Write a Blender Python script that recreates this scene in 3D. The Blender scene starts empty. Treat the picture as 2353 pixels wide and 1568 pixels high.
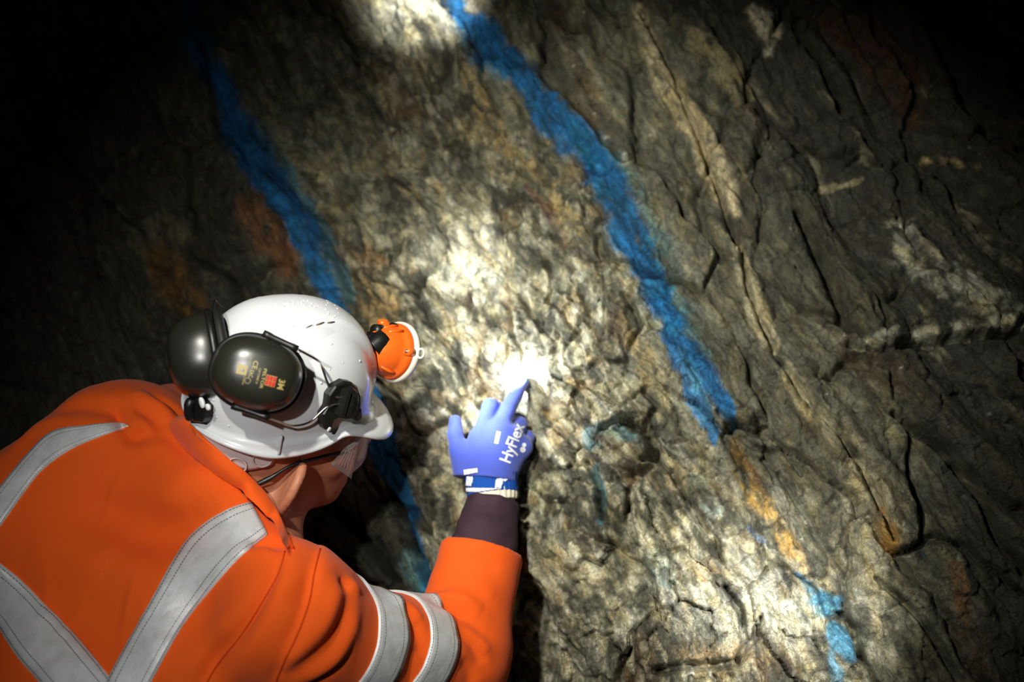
import bpy, bmesh, math, random
import numpy as np
from mathutils import Vector, Matrix
from mathutils.bvhtree import BVHTree

random.seed(4)
SC = bpy.context.scene
COL = SC.collection

# ------------------------------------------------------------------ camera
FOC = 2288.0                       # focal length in pixels of a 2353 x 1568 frame (35 mm lens)
CX, CY = 1176.5, 784.0
PITCH = math.radians(10.0)
CAM_H = 1.66
cam_data = bpy.data.cameras.new('camera')
cam_data.sensor_width = 36.0
cam_data.lens = 36.0 * FOC / 2353.0
cam_data.clip_start = 0.02
cam = bpy.data.objects.new('camera', cam_data)
COL.objects.link(cam)
cam.location = (0, 0, CAM_H)
cam.rotation_euler = (math.pi / 2 - PITCH, 0, 0)
SC.camera = cam
cam_data.dof.use_dof = True
cam_data.dof.focus_distance = 1.25
cam_data.dof.aperture_fstop = 2.2
cam_data.dof.aperture_blades = 9
MC = Matrix.Translation((0, 0, CAM_H)) @ Matrix.Rotation(math.pi / 2 - PITCH, 4, 'X')
MCn = np.array(MC)

def W(v):
    """points in the photographer's frame (x right, y up, z back; metres) -> world"""
    v = np.asarray(v, float)
    return v @ MCn[:3, :3].T + MCn[:3, 3]

def P(u, v, d):
    return np.array([(u - CX) / FOC * d, (CY - v) / FOC * d, -d])

# ------------------------------------------------------------------ world, lights, exposure
world = bpy.data.worlds.new('world')
SC.world = world
world.use_nodes = True
world.node_tree.nodes['Background'].inputs[0].default_value = (0.9, 1.0, 0.95, 1)
world.node_tree.nodes['Background'].inputs[1].default_value = 0.010
SC.view_settings.view_transform = 'Standard'
SC.view_settings.look = 'None'
SC.view_settings.gamma = 1.0
SC.view_settings.use_curve_mapping = False
SC.view_settings.exposure = 0.0
SC.cycles.use_denoising = True
SC.cycles.max_bounces = 5
SC.cycles.use_adaptive_sampling = True
SC.cycles.adaptive_threshold = 0.02
SC.cycles.sample_clamp_indirect = 4.0

def spot(name, pos, target, energy, angle, blend, size=0.03, color=(1.0, 0.97, 0.9)):
    ld = bpy.data.lights.new(name, 'SPOT')
    ld.energy = energy
    ld.spot_size = math.radians(angle)
    ld.spot_blend = blend
    ld.shadow_soft_size = size
    ld.color = color
    o = bpy.data.objects.new(name, ld)
    COL.objects.link(o)
    a, b = Vector(W(pos)), Vector(W(target))
    o.location = a
    o.rotation_euler = (b - a).to_track_quat('-Z', 'Y').to_euler()
    return o

# torches of the people standing around the photographer
spot('torch_key', (-0.38, 0.22, 0.04), P(990, 980, 1.4), 37, 60, 1.0, 0.02, (1.0, 0.985, 0.95))
spot('torch_wide', (-0.36, 0.50, -0.30), P(1370, 830, 1.5), 90, 56, 1.0, 0.02, (1.0, 0.97, 0.86))
spot('torch_beam', (0.16, 0.30, 0.05), P(1072, 595, 1.6), 300, 7.4, 1.0, 0.01, (1.0, 0.99, 0.95))
spot('torch_beam_low', (0.30, 0.25, 0.05), P(1750, 1385, 1.35), 250, 15, 1.0, 0.01, (1.0, 0.99, 0.95))
spot('torch_beam_high', (0.05, 0.35, 0.05), P(965, -20, 1.73), 560, 8.5, 1.0, 0.01, (1.0, 0.99, 0.95))

# ------------------------------------------------------------------ helpers
ORIGIN = {}

def mesh_data(name, V, F, smooth=True):
    me = bpy.data.meshes.new(name)
    V = np.asarray(V, np.float32)
    if isinstance(F, np.ndarray):
        n, k = F.shape
        me.vertices.add(len(V)); me.vertices.foreach_set('co', V.ravel())
        me.loops.add(n * k); me.loops.foreach_set('vertex_index', F.astype(np.int32).ravel())
        me.polygons.add(n)
        me.polygons.foreach_set('loop_start', np.arange(0, n * k, k, dtype=np.int32))
        me.polygons.foreach_set('loop_total', np.full(n, k, np.int32))
        me.update(calc_edges=True)
    else:
        me.from_pydata([tuple(map(float, v)) for v in V], [], F)
        bm = bmesh.new(); bm.from_mesh(me)
        bmesh.ops.recalc_face_normals(bm, faces=bm.faces)
        bm.to_mesh(me); bm.free()
    if smooth:
        me.polygons.foreach_set('use_smooth', np.ones(len(me.polygons), bool))
    return me

def top_of(o):
    while o.parent:
        o = o.parent
    return o

def mk(name, V, F, mat, parent=None, smooth=True, frame='cam', origin=None):
    """one mesh object; V in the photographer's frame (or world)"""
    Vw = W(V) if frame == 'cam' else np.asarray(V, float)
    if parent is None:
        o0 = np.zeros(3) if origin is None else np.asarray(origin, float)
    else:
        o0 = ORIGIN[top_of(parent).name]
    me = mesh_data(name, Vw - o0, F, smooth)
    ob = bpy.data.objects.new(name, me)
    COL.objects.link(ob)
    if mat:
        me.materials.append(mat)
    if parent is None:
        ob.location = o0
        ORIGIN[ob.name] = o0
    else:
        ob.parent = parent
    return ob

def empty(name, loc_cam):
    o = bpy.data.objects.new(name, None)
    COL.objects.link(o)
    o.empty_display_size = 0.05
    w = W(loc_cam)
    o.location = w
    ORIGIN[o.name] = w
    return o

def tag(o, label=None, cat=None, group=None, kind=None):
    if label: o['label'] = label
    if cat: o['category'] = cat
    if group: o['group'] = group
    if kind: o['kind'] = kind
    return o

def unit(v):
    v = np.asarray(v, float)
    return v / np.linalg.norm(v)

def join(parts):
    VV, FF, n = [], [], 0
    for V, F in parts:
        VV.append(np.asarray(V, float))
        FF += [tuple(int(i) + n for i in f) for f in F]
        n += len(V)
    return np.vstack(VV), FF

def spline(pts, n):
    """Catmull-Rom through the rows of pts, n samples"""
    pts = np.asarray(pts, float)
    k = len(pts)
    if k == 2:
        t = np.linspace(0, 1, n)[:, None]
        return pts[0] * (1 - t) + pts[1] * t
    seg = np.linalg.norm(np.diff(pts[:, :2], axis=0), axis=1) + 1e-9
    acc = np.concatenate([[0], np.cumsum(seg)])
    q = np.linspace(0, acc[-1], n)
    out = np.zeros((n, pts.shape[1]))
    i = np.clip(np.searchsorted(acc, q, side='right') - 1, 0, k - 2)
    t = ((q - acc[i]) / seg[i])[:, None]
    p0, p1, p2, p3 = pts[np.maximum(i - 1, 0)], pts[i], pts[i + 1], pts[np.minimum(i + 2, k - 1)]
    out = 0.5 * ((2 * p1) + (p2 - p0) * t + (2 * p0 - 5 * p1 + 4 * p2 - p3) * t ** 2 + (3 * p1 - p0 - 3 * p2 + p3) * t ** 3)
    return out

def frame_of(n, hint=(0, 1, 0)):
    n = unit(n)
    x = np.cross(hint, n)
    if np.linalg.norm(x) < 1e-4:
        x = np.cross((1, 0, 0), n)
    x = unit(x)
    return x, np.cross(n, x), n

def tube(path, r, seg=12, cap=True, flat=1.0, hint=None):
    path = np.asarray(path, float)
    n = len(path)
    r = np.broadcast_to(np.asarray(r, float), (n,))
    T = np.gradient(path, axis=0)
    T /= np.linalg.norm(T, axis=1)[:, None] + 1e-12
    u = np.cross(T[0], hint if hint is not None else (0.3, 0.2, 1.0))
    u = unit(u)
    V = []
    a = np.linspace(0, 2 * np.pi, seg, endpoint=False)
    for i in range(n):
        u = unit(u - T[i] * np.dot(u, T[i]))
        w = np.cross(T[i], u)
        V.append(path[i] + r[i] * (np.cos(a)[:, None] * u + flat * np.sin(a)[:, None] * w))
    V = np.vstack(V)
    F = []
    for i in range(n - 1):
        for j in range(seg):
            k = (j + 1) % seg
            F.append((i * seg + j, i * seg + k, (i + 1) * seg + k, (i + 1) * seg + j))
    if cap:
        F.append(tuple(range(seg))[::-1])
        F.append(tuple((n - 1) * seg + j for j in range(seg)))
    return V, F

def rings(RR, closed=True, cap0=False, cap1=False):
    """RR: list of rings, each (m,3); faces between them"""
    m = len(RR[0])
    V = np.vstack(RR)
    F = []
    for i in range(len(RR) - 1):
        for j in range(m if closed else m - 1):
            k = (j + 1) % m
            F.append((i * m + j, i * m + k, (i + 1) * m + k, (i + 1) * m + j))
    if cap0: F.append(tuple(range(m))[::-1])
    if cap1: F.append(tuple((len(RR) - 1) * m + j for j in range(m)))
    return V, F

def slab_from_outline(pts2, z0, z1, bevel=0.0):
    """2-D outline extruded z0..z1 with a small bevel at the z1 end"""
    p = np.asarray(pts2, float)
    c = p.mean(0)
    def at(q, z): return np.column_stack([q, np.full(len(q), z)])
    if bevel:
        d = p - c
        q = c + d * (1 - bevel / (np.linalg.norm(d, axis=1)[:, None] + 1e-9))
        RR = [at(p, z0), at(p, z1 - bevel * (1 if z1 > z0 else -1)), at(q, z1)]
    else:
        RR = [at(p, z0), at(p, z1)]
    return rings(RR, True, True, True)

def place(V, o, x, y, z):
    V = np.asarray(V, float)
    return np.asarray(o) + V[:, :1] * np.asarray(x) + V[:, 1:2] * np.asarray(y) + V[:, 2:3] * np.asarray(z)

# ------------------------------------------------------------------ materials
def srgb(r, g, b):
    f = lambda c: (c / 255 / 12.92) if c / 255 <= 0.04045 else ((c / 255 + 0.055) / 1.055) ** 2.4
    return (f(r), f(g), f(b), 1.0)

class Nodes:
    def __init__(self, name):
        self.m = bpy.data.materials.new(name)
        self.m.use_nodes = True
        self.t = self.m.node_tree
        self.b = self.t.nodes['Principled BSDF']
    def n(self, kind, **kw):
        nd = self.t.nodes.new(kind)
        for k, v in kw.items():
            if k.startswith('i_'):
                nd.inputs[k[2:].replace('_', ' ')].default_value = v
            else:
                setattr(nd, k, v)
        return nd
    def l(self, a, b):
        self.t.links.new(a, b)

def mat(name, color, rough=0.5, metal=0.0, spec=0.5, var=0.0, var_scale=40.0, bump=0.0, bump_scale=400.0, coat=0.0,
        sheen=0.0, trans=0.0, ior=1.45, sss=0.0, color2=None, rough_var=0.0, emit=0.0):
    N = Nodes(name)
    b = N.b
    b.inputs['Base Color'].default_value = color
    b.inputs['Roughness'].default_value = rough
    b.inputs['Metallic'].default_value = metal
    b.inputs['Specular IOR Level'].default_value = spec
    b.inputs['Coat Weight'].default_value = coat
    b.inputs['Sheen Weight'].default_value = sheen
    b.inputs['Transmission Weight'].default_value = trans
    b.inputs['IOR'].default_value = ior
    b.inputs['Subsurface Weight'].default_value = sss
    b.inputs['Subsurface Radius'].default_value = (0.012, 0.004, 0.002)
    if emit:
        b.inputs['Emission Color'].default_value = color
        b.inputs['Emission Strength'].default_value = emit
    tc = N.n('ShaderNodeTexCoord')
    if var > 0 or rough_var > 0:
        nz = N.n('ShaderNodeTexNoise', i_Scale=var_scale, i_Detail=5.0, i_Roughness=0.6)
        N.l(tc.outputs['Object'], nz.inputs['Vector'])
        if var > 0:
            mx = N.n('ShaderNodeMix', data_type='RGBA')
            c2 = color2 or tuple(c * 0.6 for c in color[:3]) + (1,)
            mx.inputs[6].default_value = color
            mx.inputs[7].default_value = c2
            mr = N.n('ShaderNodeMapRange')
            mr.inputs[1].default_value = 0.35; mr.inputs[2].default_value = 0.75
            mr.inputs[3].default_value = 0.0; mr.inputs[4].default_value = var
            N.l(nz.outputs['Fac'], mr.inputs[0]); N.l(mr.outputs[0], mx.inputs[0])
            N.l(mx.outputs[2], b.inputs['Base Color'])
        if rough_var > 0:
            mr2 = N.n('ShaderNodeMapRange')
            mr2.inputs[3].default_value = max(0, rough - rough_var); mr2.inputs[4].default_value = min(1, rough + rough_var)
            N.l(nz.outputs['Fac'], mr2.inputs[0]); N.l(mr2.outputs[0], b.inputs['Roughness'])
    if bump > 0:
        nb = N.n('ShaderNodeTexNoise', i_Scale=bump_scale, i_Detail=3.0)
        N.l(tc.outputs['Object'], nb.inputs['Vector'])
        bp = N.n('ShaderNodeBump', i_Strength=bump, i_Distance=0.001)
        N.l(nb.outputs['Fac'], bp.inputs['Height']); N.l(bp.outputs[0], b.inputs['Normal'])
    return N.m

# ------------------------------------------------------------------ noise
_rs = np.random.RandomState(12)
_TI = _rs.permutation(65536).astype(np.int32)
_TF = _rs.rand(65536).astype(np.float32)
_TC = np.cos(_TF * 2 * np.pi).astype(np.float32); _TS = np.sin(_TF * 2 * np.pi).astype(np.float32)

def hidx(ix, iy, seed):
    return (_TI[(ix + seed * 131) & 0xFFFF] + iy * 7 + seed) & 0xFFFF

def rnd(ix, iy, seed):
    return _TF[_TI[hidx(np.asarray(ix), np.asarray(iy), seed)]]

def perlin(x, y, seed=0):
    x = np.asarray(x, np.float32); y = np.asarray(y, np.float32)
    x0, y0 = np.floor(x), np.floor(y)
    fx, fy = x - x0, y - y0
    ix, iy = x0.astype(np.int32), y0.astype(np.int32)
    def g(dx, dy):
        i = _TI[hidx(ix + dx, iy + dy, seed)]
        return _TC[i] * (fx - dx) + _TS[i] * (fy - dy)
    u = fx * fx * fx * (fx * (fx * 6 - 15) + 10)
    v = fy * fy * fy * (fy * (fy * 6 - 15) + 10)
    a = g(0, 0); a += (g(1, 0) - a) * u
    b = g(0, 1); b += (g(1, 1) - b) * u
    a += (b - a) * v
    return a * 1.5

def fbm(x, y, octs=4, seed=0, gain=0.5, ridged=False):
    s, a, tot = 0.0, 1.0, 0.0
    for o in range(octs):
        n = perlin(x, y, seed + o * 17)
        s = s + a * (1 - 2 * np.abs(n) if ridged else n)
        tot += a
        a *= gain
        x = x * 2.03 + 11.7; y = y * 2.03 - 5.3
    return s / tot

def voronoi(x, y, seed=0, jit=0.85):
    """F1, F2-F1, cell random, vector to the cell centre, cell id"""
    x0, y0 = np.floor(x).astype(np.int64), np.floor(y).astype(np.int64)
    f1 = np.full(x.shape, 9.0); f2 = np.full(x.shape, 9.0)
    vx = np.zeros(x.shape); vy = np.zeros(x.shape)
    cid = np.zeros(x.shape, np.int64); rr = np.zeros(x.shape)
    for dx in (-1, 0, 1):
        for dy in (-1, 0, 1):
            cx, cy = x0 + dx, y0 + dy
            px = cx + 0.5 + (rnd(cx, cy, seed) - 0.5) * jit
            py = cy + 0.5 + (rnd(cx, cy, seed + 7) - 0.5) * jit
            ddx, ddy = x - px, y - py
            d = np.sqrt(ddx * ddx + ddy * ddy)
            c = d < f1
            f2 = np.where(c, f1, np.minimum(f2, d))
            vx = np.where(c, ddx, vx); vy = np.where(c, ddy, vy)
            cid = np.where(c, (cx + 1000) * 4000 + (cy + 1000), cid)
            rr = np.where(c, rnd(cx, cy, seed + 13), rr)
            f1 = np.where(c, d, f1)
    return f1, f2 - f1, rr, vx, vy, cid

def sstep(a, b, x):
    t = np.clip((x - a) / (b - a), 0, 1)
    return t * t * (3 - 2 * t)

def poly_dist(u, v, pts, reach=140.0):
    """distance to a polyline, interpolated 3rd column, side; only worked out within reach of the line"""
    pts = np.asarray(pts, np.float32)
    D = np.full(u.shape, 1e4, np.float32); Wd = np.full(u.shape, 1.0, np.float32); Sd = np.zeros(u.shape, np.float32)
    m = (u > pts[:, 0].min() - reach) & (u < pts[:, 0].max() + reach) & (v > pts[:, 1].min() - reach) & (v < pts[:, 1].max() + reach)
    uu, vv = u[m], v[m]
    best = np.full(uu.shape, 1e4, np.float32); wv = np.ones(uu.shape, np.float32); side = np.zeros(uu.shape, np.float32)
    for a, b in zip(pts[:-1], pts[1:]):
        dx, dy = b[0] - a[0], b[1] - a[1]
        L = dx * dx + dy * dy + 1e-9
        t = np.clip(((uu - a[0]) * dx + (vv - a[1]) * dy) / L, 0, 1)
        ex, ey = uu - (a[0] + t * dx), vv - (a[1] + t * dy)
        d = np.sqrt(ex * ex + ey * ey)
        c = d < best
        best = np.where(c, d, best)
        if pts.shape[1] > 2:
            wv = np.where(c, a[2] + t * (b[2] - a[2]), wv)
        side = np.where(c, np.sign(ex * dy - ey * dx), side)
    D[m] = best; Wd[m] = np.maximum(wv, 1.0); Sd[m] = side
    return D, Wd, Sd
# ------------------------------------------------------------------ the rock face
A_I, B_I, C_I = 0.658, 6e-5, 8e-5                       # 1/depth of the face = A + B(u-1195) + C(v-870)
NB = np.array([-B_I * FOC, C_I * FOC, 0.0])
_a0 = A_I + B_I * (CX - 1195) + C_I * (CY - 870)
WN = unit((-B_I * FOC, C_I * FOC, _a0))                 # normal of the face, towards the photographer
WO = P(1195, 870, 1 / A_I)
WX = unit(np.cross((0, 1, 0), WN))
WY = np.cross(WN, WX)

def axis_coords(lo, hi, step, far):
    mid = np.arange(lo, hi, step)
    def out(sign, start):
        r, x, st = [], start, step
        while abs(x - start) < far:
            st *= 1.18
            x += sign * st
            r.append(x)
        return r
    return np.concatenate([out(-1, mid[0])[::-1], mid, out(1, mid[-1])])

gx = axis_coords(-1.08, 0.90, 0.0022, 2.4)
gy = axis_coords(-0.62, 0.78, 0.0022, 1.6)
GX, GY = np.meshgrid(gx.astype(np.float32), gy.astype(np.float32))
base = WO + GX[..., None] * WX + GY[..., None] * WY
dep = np.maximum(-base[..., 2], 0.35)
U = (CX + FOC * base[..., 0] / dep).astype(np.float32)                       # where a spot of the bare face lies in the frame: for the survey of veins and paint
Vv = (CY - FOC * base[..., 1] / dep).astype(np.float32)

def blob(u, v, ru, rv=None, ang=0.0):
    rv = rv or ru
    c, s = math.cos(math.radians(ang)), math.sin(math.radians(ang))
    du, dv = U - u, Vv - v
    a, b = du * c + dv * s, -du * s + dv * c
    return np.exp(-(a / ru) ** 2 - (b / rv) ** 2)

# strata run from upper left to lower right
SA = math.radians(-58)
wx = 0.035 * fbm(GX * 3.1, GY * 3.1, 3, 3); wy = 0.035 * fbm(GX * 3.1 + 9, GY * 3.1, 3, 5)
gxw, gyw = GX + wx, GY + wy
S = gxw * math.cos(SA) + gyw * math.sin(SA)
T = -gxw * math.sin(SA) + gyw * math.cos(SA)

# how blocky (rubbly) or slaty each region is
rub = np.clip(blob(1120, 820, 330, 420) + 0.9 * blob(1620, 1420, 330, 260) + 0.8 * blob(1420, 1080, 200, 170) + 0.5 * blob(950, 300, 250, 400), 0, 1)
slate = sstep(1480, 1800, U - 0.45 * (Vv - 500))

H = 0.055 * fbm(S * 1.1 + 3, T * 1.9, 3, 21)
# ledges along the strata
tt = T * 7.5 + 0.55 * fbm(S * 1.3, T * 2.2, 3, 31)
k = np.floor(tt); fr = tt - k
amp = 0.35 + rnd(k.astype(np.int64), np.zeros_like(k, np.int64), 77)
H += (0.026 + 0.014 * slate) * amp * (fr - sstep(0.80, 1.0, fr)) * (1.0 - 0.45 * rub)
tt2 = T * 26 + 0.9 * fbm(S * 3.0, T * 4, 3, 41)
k2 = np.floor(tt2); fr2 = tt2 - k2
brk = sstep(-0.15, 0.25, fbm(S * 4, T * 9, 2, 43))
H += (0.0075 + 0.006 * slate) * (0.2 + rnd(k2.astype(np.int64), np.floor(S * 4 + 3 * rnd(k2.astype(np.int64), k2.astype(np.int64), 5)).astype(np.int64), 79)) * (fr2 - sstep(0.72, 1.0, fr2)) * (0.5 + brk) * (1 - 0.4 * rub)
# big slabs
f1, e1, r1, vx1, vy1, CID = voronoi(S / 0.23 + 0.25 * fbm(S * 9, T * 9, 3, 51), T / 0.105 + 0.25 * fbm(S * 9 + 4, T * 9, 3, 53), 61)
idr = lambda sd: rnd(CID, CID // 7, sd)
H += 0.026 * (r1 - 0.5) + 0.040 * (idr(3) - 0.5) * vx1 + 0.045 * (idr(4) - 0.5) * vy1
crk = sstep(-0.3, 0.25, fbm(S * 5 + 7, T * 5, 2, 55))
H -= 0.028 * np.exp(-(e1 / 0.055) ** 2) * (0.2 + crk)
# blocks
_, e2, r2, vx2, vy2, id2 = voronoi(S / 0.072 + 0.35 * fbm(S * 22, T * 22, 3, 71), T / 0.044 + 0.35 * fbm(S * 22 + 4, T * 22, 3, 73), 83)
i2 = lambda sd: rnd(id2, id2 // 7, sd)
H += (0.35 + 0.65 * rub) * (0.019 * (r2 - 0.5) + 0.040 * (i2(5) - 0.5) * vx2 + 0.036 * (i2(6) - 0.5) * vy2 - 0.020 * np.exp(-(e2 / 0.07) ** 2) * (0.1 + sstep(-0.2, 0.3, fbm(S * 11, T * 11, 2, 75))))
# chips
_, e3, r3, vx3, vy3, id3 = voronoi(S / 0.026 + 0.4 * fbm(S * 60, T * 60, 2, 91), T / 0.017 + 0.4 * fbm(S * 60, T * 60 + 4, 2, 93), 97)
H += (0.35 + 0.65 * rub) * (0.0075 * (r3 - 0.5) + 0.016 * (rnd(id3, id3 // 7, 8) - 0.5) * vy3 + 0.014 * (rnd(id3, id3 // 5, 9) - 0.5) * vx3 - 0.0055 * np.exp(-(e3 / 0.10) ** 2))
H += 0.0075 * fbm(S * 14, T * 30, 4, 101, 0.55, True) * (0.6 + 0.4 * slate)
H += 0.0030 * fbm(S * 60, T * 110, 4, 111, 0.6)

# ragged offsets shared by cracks, veins and paint
def warp_pair(f, sd, octs=4):
    return fbm(GX * f, GY * f, octs, sd, 0.6), fbm(GX * f + 7, GY * f, octs, sd + 3, 0.6)
WARP = [warp_pair(30, 201), warp_pair(22, 401), warp_pair(26, 431), warp_pair(18, 501), warp_pair(40, 535)]

# cracks and ledges seen one by one (pixel, pixel, half width) on the face
CRACKS = [
    ([(1830, 500, 7), (1870, 560, 12), (1915, 650, 16), (1950, 760, 6)], 0.030),
    ([(1480, 60, 5), (1530, 150, 7), (1570, 240, 7), (1610, 330, 6), (1640, 420, 5), (1690, 570, 5)], 0.016),
    ([(1700, 560, 5), (1720, 680, 6), (1780, 810, 8), (1860, 930, 6), (1930, 1000, 8), (2000, 1130, 8), (2045, 1240, 5)], 0.018),
    ([(1950, 795, 6), (2060, 800, 8), (2180, 780, 7), (2353, 770, 5)], 0.020),
    ([(2050, 960, 5), (2150, 1030, 7), (2240, 1130, 8), (2300, 1250, 7), (2353, 1320, 6)], 0.020),
    ([(1650, 960, 4), (1690, 1000, 6), (1730, 1030, 6), (1800, 1040, 5), (1840, 1090, 4)], 0.012),
    ([(1545, 1080, 4), (1580, 1160, 6), (1640, 1230, 5), (1660, 1290, 3)], 0.014),
    ([(1350, 1060, 6), (1375, 1110, 8), (1385, 1190, 5)], 0.020),
    ([(1440, 1120, 4), (1450, 1200, 5), (1470, 1260, 3)], 0.014),
    ([(1925, 1410, 4), (1960, 1450, 7), (1972, 1510, 7)], 0.022),
    ([(1665, 1350, 4), (1700, 1400, 6), (1715, 1470, 8), (1690, 1520, 6)], 0.020),
    ([(1745, 1420, 4), (1735, 1470, 8), (1690, 1525, 7)], 0.018),
    ([(1510, 1540, 5), (1600, 1525, 8), (1690, 1525, 7)], 0.022),
    ([(1130, 470, 4), (1150, 560, 5), (1175, 640, 6), (1220, 720, 5), (1245, 760, 3)], 0.016),
    ([(1250, 590, 4), (1265, 640, 4), (1250, 690, 3)], 0.012),
    ([(1060, 920, 5), (1100, 905, 8), (1130, 920, 4)], 0.018),
    ([(1385, 990, 4), (1430, 965, 6), (1490, 985, 9), (1505, 1040, 10), (1480, 1065, 4)], 0.022),
    ([(1440, 690, 4), (1480, 760, 5), (1440, 830, 5), (1400, 830, 3)], 0.014),
    ([(1480, 900, 4), (1510, 930, 5), (1475, 985, 4)], 0.014),
    ([(880, 1130, 6), (920, 1200, 8), (955, 1300, 8), (1000, 1370, 5)], 0.030),
    ([(700, 1130, 8), (790, 1200, 10), (850, 1290, 9), (910, 1370, 6)], 0.030),
    ([(980, 480, 4), (1010, 530, 4), (1015, 600, 3)], 0.010),
    ([(2010, 1330, 4), (2110, 1420, 6), (2200, 1568, 7)], 0.016),
    ([(1790, 1090, 4), (1860, 1200, 6), (1930, 1320, 6), (1960, 1380, 3)], 0.010),
    ([(620, 400, 5), (690, 470, 6), (760, 580, 7), (800, 660, 5)], 0.020),
]
for pts, dpt in CRACKS:
    uu, vv = U + 8 * WARP[0][0], Vv + 8 * WARP[0][1]
    d, w, side = poly_dist(uu, vv, pts)
    H -= 1.9 * dpt * np.exp(-(d / (w * 1.25)) ** 2)
    endf = 1 - np.exp(-((U - pts[0][0]) ** 2 + (Vv - pts[0][1]) ** 2) / 70 ** 2) - np.exp(-((U - pts[-1][0]) ** 2 + (Vv - pts[-1][1]) ** 2) / 70 ** 2)
    H += 0.30 * dpt * np.where(side > 0, 1, -1) * np.exp(-d / 45.0) * np.clip(endf, 0, 1)          # one lip stands proud of the other

n_rib = fbm(S * 9, T * 9, 3, 211)
def raised(pts, h, w):
    """a rib of rock standing proud along a line"""
    global H
    d, ww, _ = poly_dist(U + 10 * WARP[1][0], Vv + 10 * WARP[1][1], pts)
    H += h * (1 - sstep(w * 0.5, w * 1.5, d)) * (0.75 + 0.9 * n_rib)
raised([(1480, 90), (1540, 230), (1600, 330), (1640, 440), (1690, 490)], 0.010, 26)
raised([(1700, 600), (1730, 700), (1760, 780)], 0.010, 24)
raised([(1935, 1070), (1960, 1140), (2010, 1220)], 0.006, 22)
raised([(2070, 545), (2150, 640), (2260, 690), (2340, 745)], 0.016, 34)
raised([(1395, 1040), (1460, 1045)], 0.030, 42)
raised([(1955, 800), (2100, 770), (2353, 740)], 0.007, 14)
raised([(1330, 1440), (1400, 1500)], 0.018, 70)
H -= 0.11 * (1 - sstep(80, 112, np.sqrt(((U - 1205) / 0.78) ** 2 + ((Vv - 1510) / 1.75) ** 2) + 10 * WARP[1][0]))
H -= 0.05 * blob(820, 1300, 170, 160, 40)
H += 0.03 * blob(1640, 1480, 260, 160)
H -= 0.03 * sstep(1700, 2300, U - 0.3 * Vv)
# the hand has room, and its finger meets the rock
near = blob(1205, 868, 34)
hand = np.exp(-(((U - 1140) / 150) ** 4) - (((Vv - 1030) / 170) ** 4))
H = H * (1 - 0.75 * hand) - 0.014 * hand
H = H * (1 - near) + 0.002 * near
room = np.clip(np.exp(-(((U - 1080) / 190) ** 4) - (((Vv - 1520) / 170) ** 4)) + np.exp(-(((U - 500) / 260) ** 4) - (((Vv - 1060) / 170) ** 4)), 0, 1)
H = H * (1 - room) + np.minimum(H, -0.030) * room                     # hollows where elbow and far arm rest clear of the rock
H = np.clip(H, -0.16, 0.085)
# outside the frame the foot of the face runs steeply down and the sides wander
Pw = W((base + H[..., None] * WN).reshape(-1, 3)).reshape(base.shape)
foot = sstep(0.95, 0.25, Pw[..., 2]) * sstep(1700, 2300, Vv)
H -= 0.55 * foot

VW = W((base + H[..., None] * WN).reshape(-1, 3)).reshape(base.shape)

# ---- lithology and paint, per vertex (linear albedo)
def lerp(a, b, t):
    return a + (np.asarray(b) - a) * np.clip(t, 0, 1)[..., None]
n_lo = fbm(S * 3.0, T * 6, 4, 301)
n_md = fbm(S * 10, T * 24, 4, 303, 0.6)
n_hi = fbm(S * 34, T * 60, 4, 305, 0.65)
n_sp = fbm(GX * 55, GY * 55, 3, 307, 0.6)
n_st = fbm(S * 6, T * 46, 4, 309, 0.6)
colr = np.zeros(base.shape) + np.array([0.132, 0.128, 0.092])
colr = lerp(colr, (0.255, 0.24, 0.168), sstep(-0.05, 0.45, n_md + 0.5 * n_lo))
colr = lerp(colr, (0.060, 0.056, 0.044), sstep(0.0, 0.45, -n_md - 0.25 * n_lo + 0.3 * n_hi))
colr = lerp(colr, (0.125, 0.070, 0.030), 0.75 * sstep(0.10, 0.45, fbm(S * 5, T * 10, 4, 311)))
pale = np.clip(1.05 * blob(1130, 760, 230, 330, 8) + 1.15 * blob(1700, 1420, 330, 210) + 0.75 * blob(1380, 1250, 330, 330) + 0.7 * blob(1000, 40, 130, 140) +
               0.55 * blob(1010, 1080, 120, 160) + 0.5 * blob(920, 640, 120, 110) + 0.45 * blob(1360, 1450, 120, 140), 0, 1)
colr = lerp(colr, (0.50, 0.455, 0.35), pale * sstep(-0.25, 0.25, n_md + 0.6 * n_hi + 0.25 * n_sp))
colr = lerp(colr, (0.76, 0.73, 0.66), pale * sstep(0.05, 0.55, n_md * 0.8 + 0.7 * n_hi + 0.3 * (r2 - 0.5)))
chip = rnd(id3, id3 // 3, 15) - 0.5; blk = rnd(id2, id2 // 3, 16) - 0.5
cf = chip + 0.8 * blk + 0.9 * n_hi
colr = lerp(colr, (0.050, 0.046, 0.036), 0.80 * sstep(0.12, 0.55, -cf) * (0.45 + 0.55 * rub))
colr = lerp(colr, (0.62, 0.57, 0.46), 0.55 * sstep(0.18, 0.62, cf) * (0.25 + 0.75 * pale))
colr = lerp(colr, (0.40, 0.25, 0.10), 0.45 * sstep(0.28, 0.5, chip + 0.5 * fbm(GX * 9, GY * 9, 3, 331)) * rub)
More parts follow.
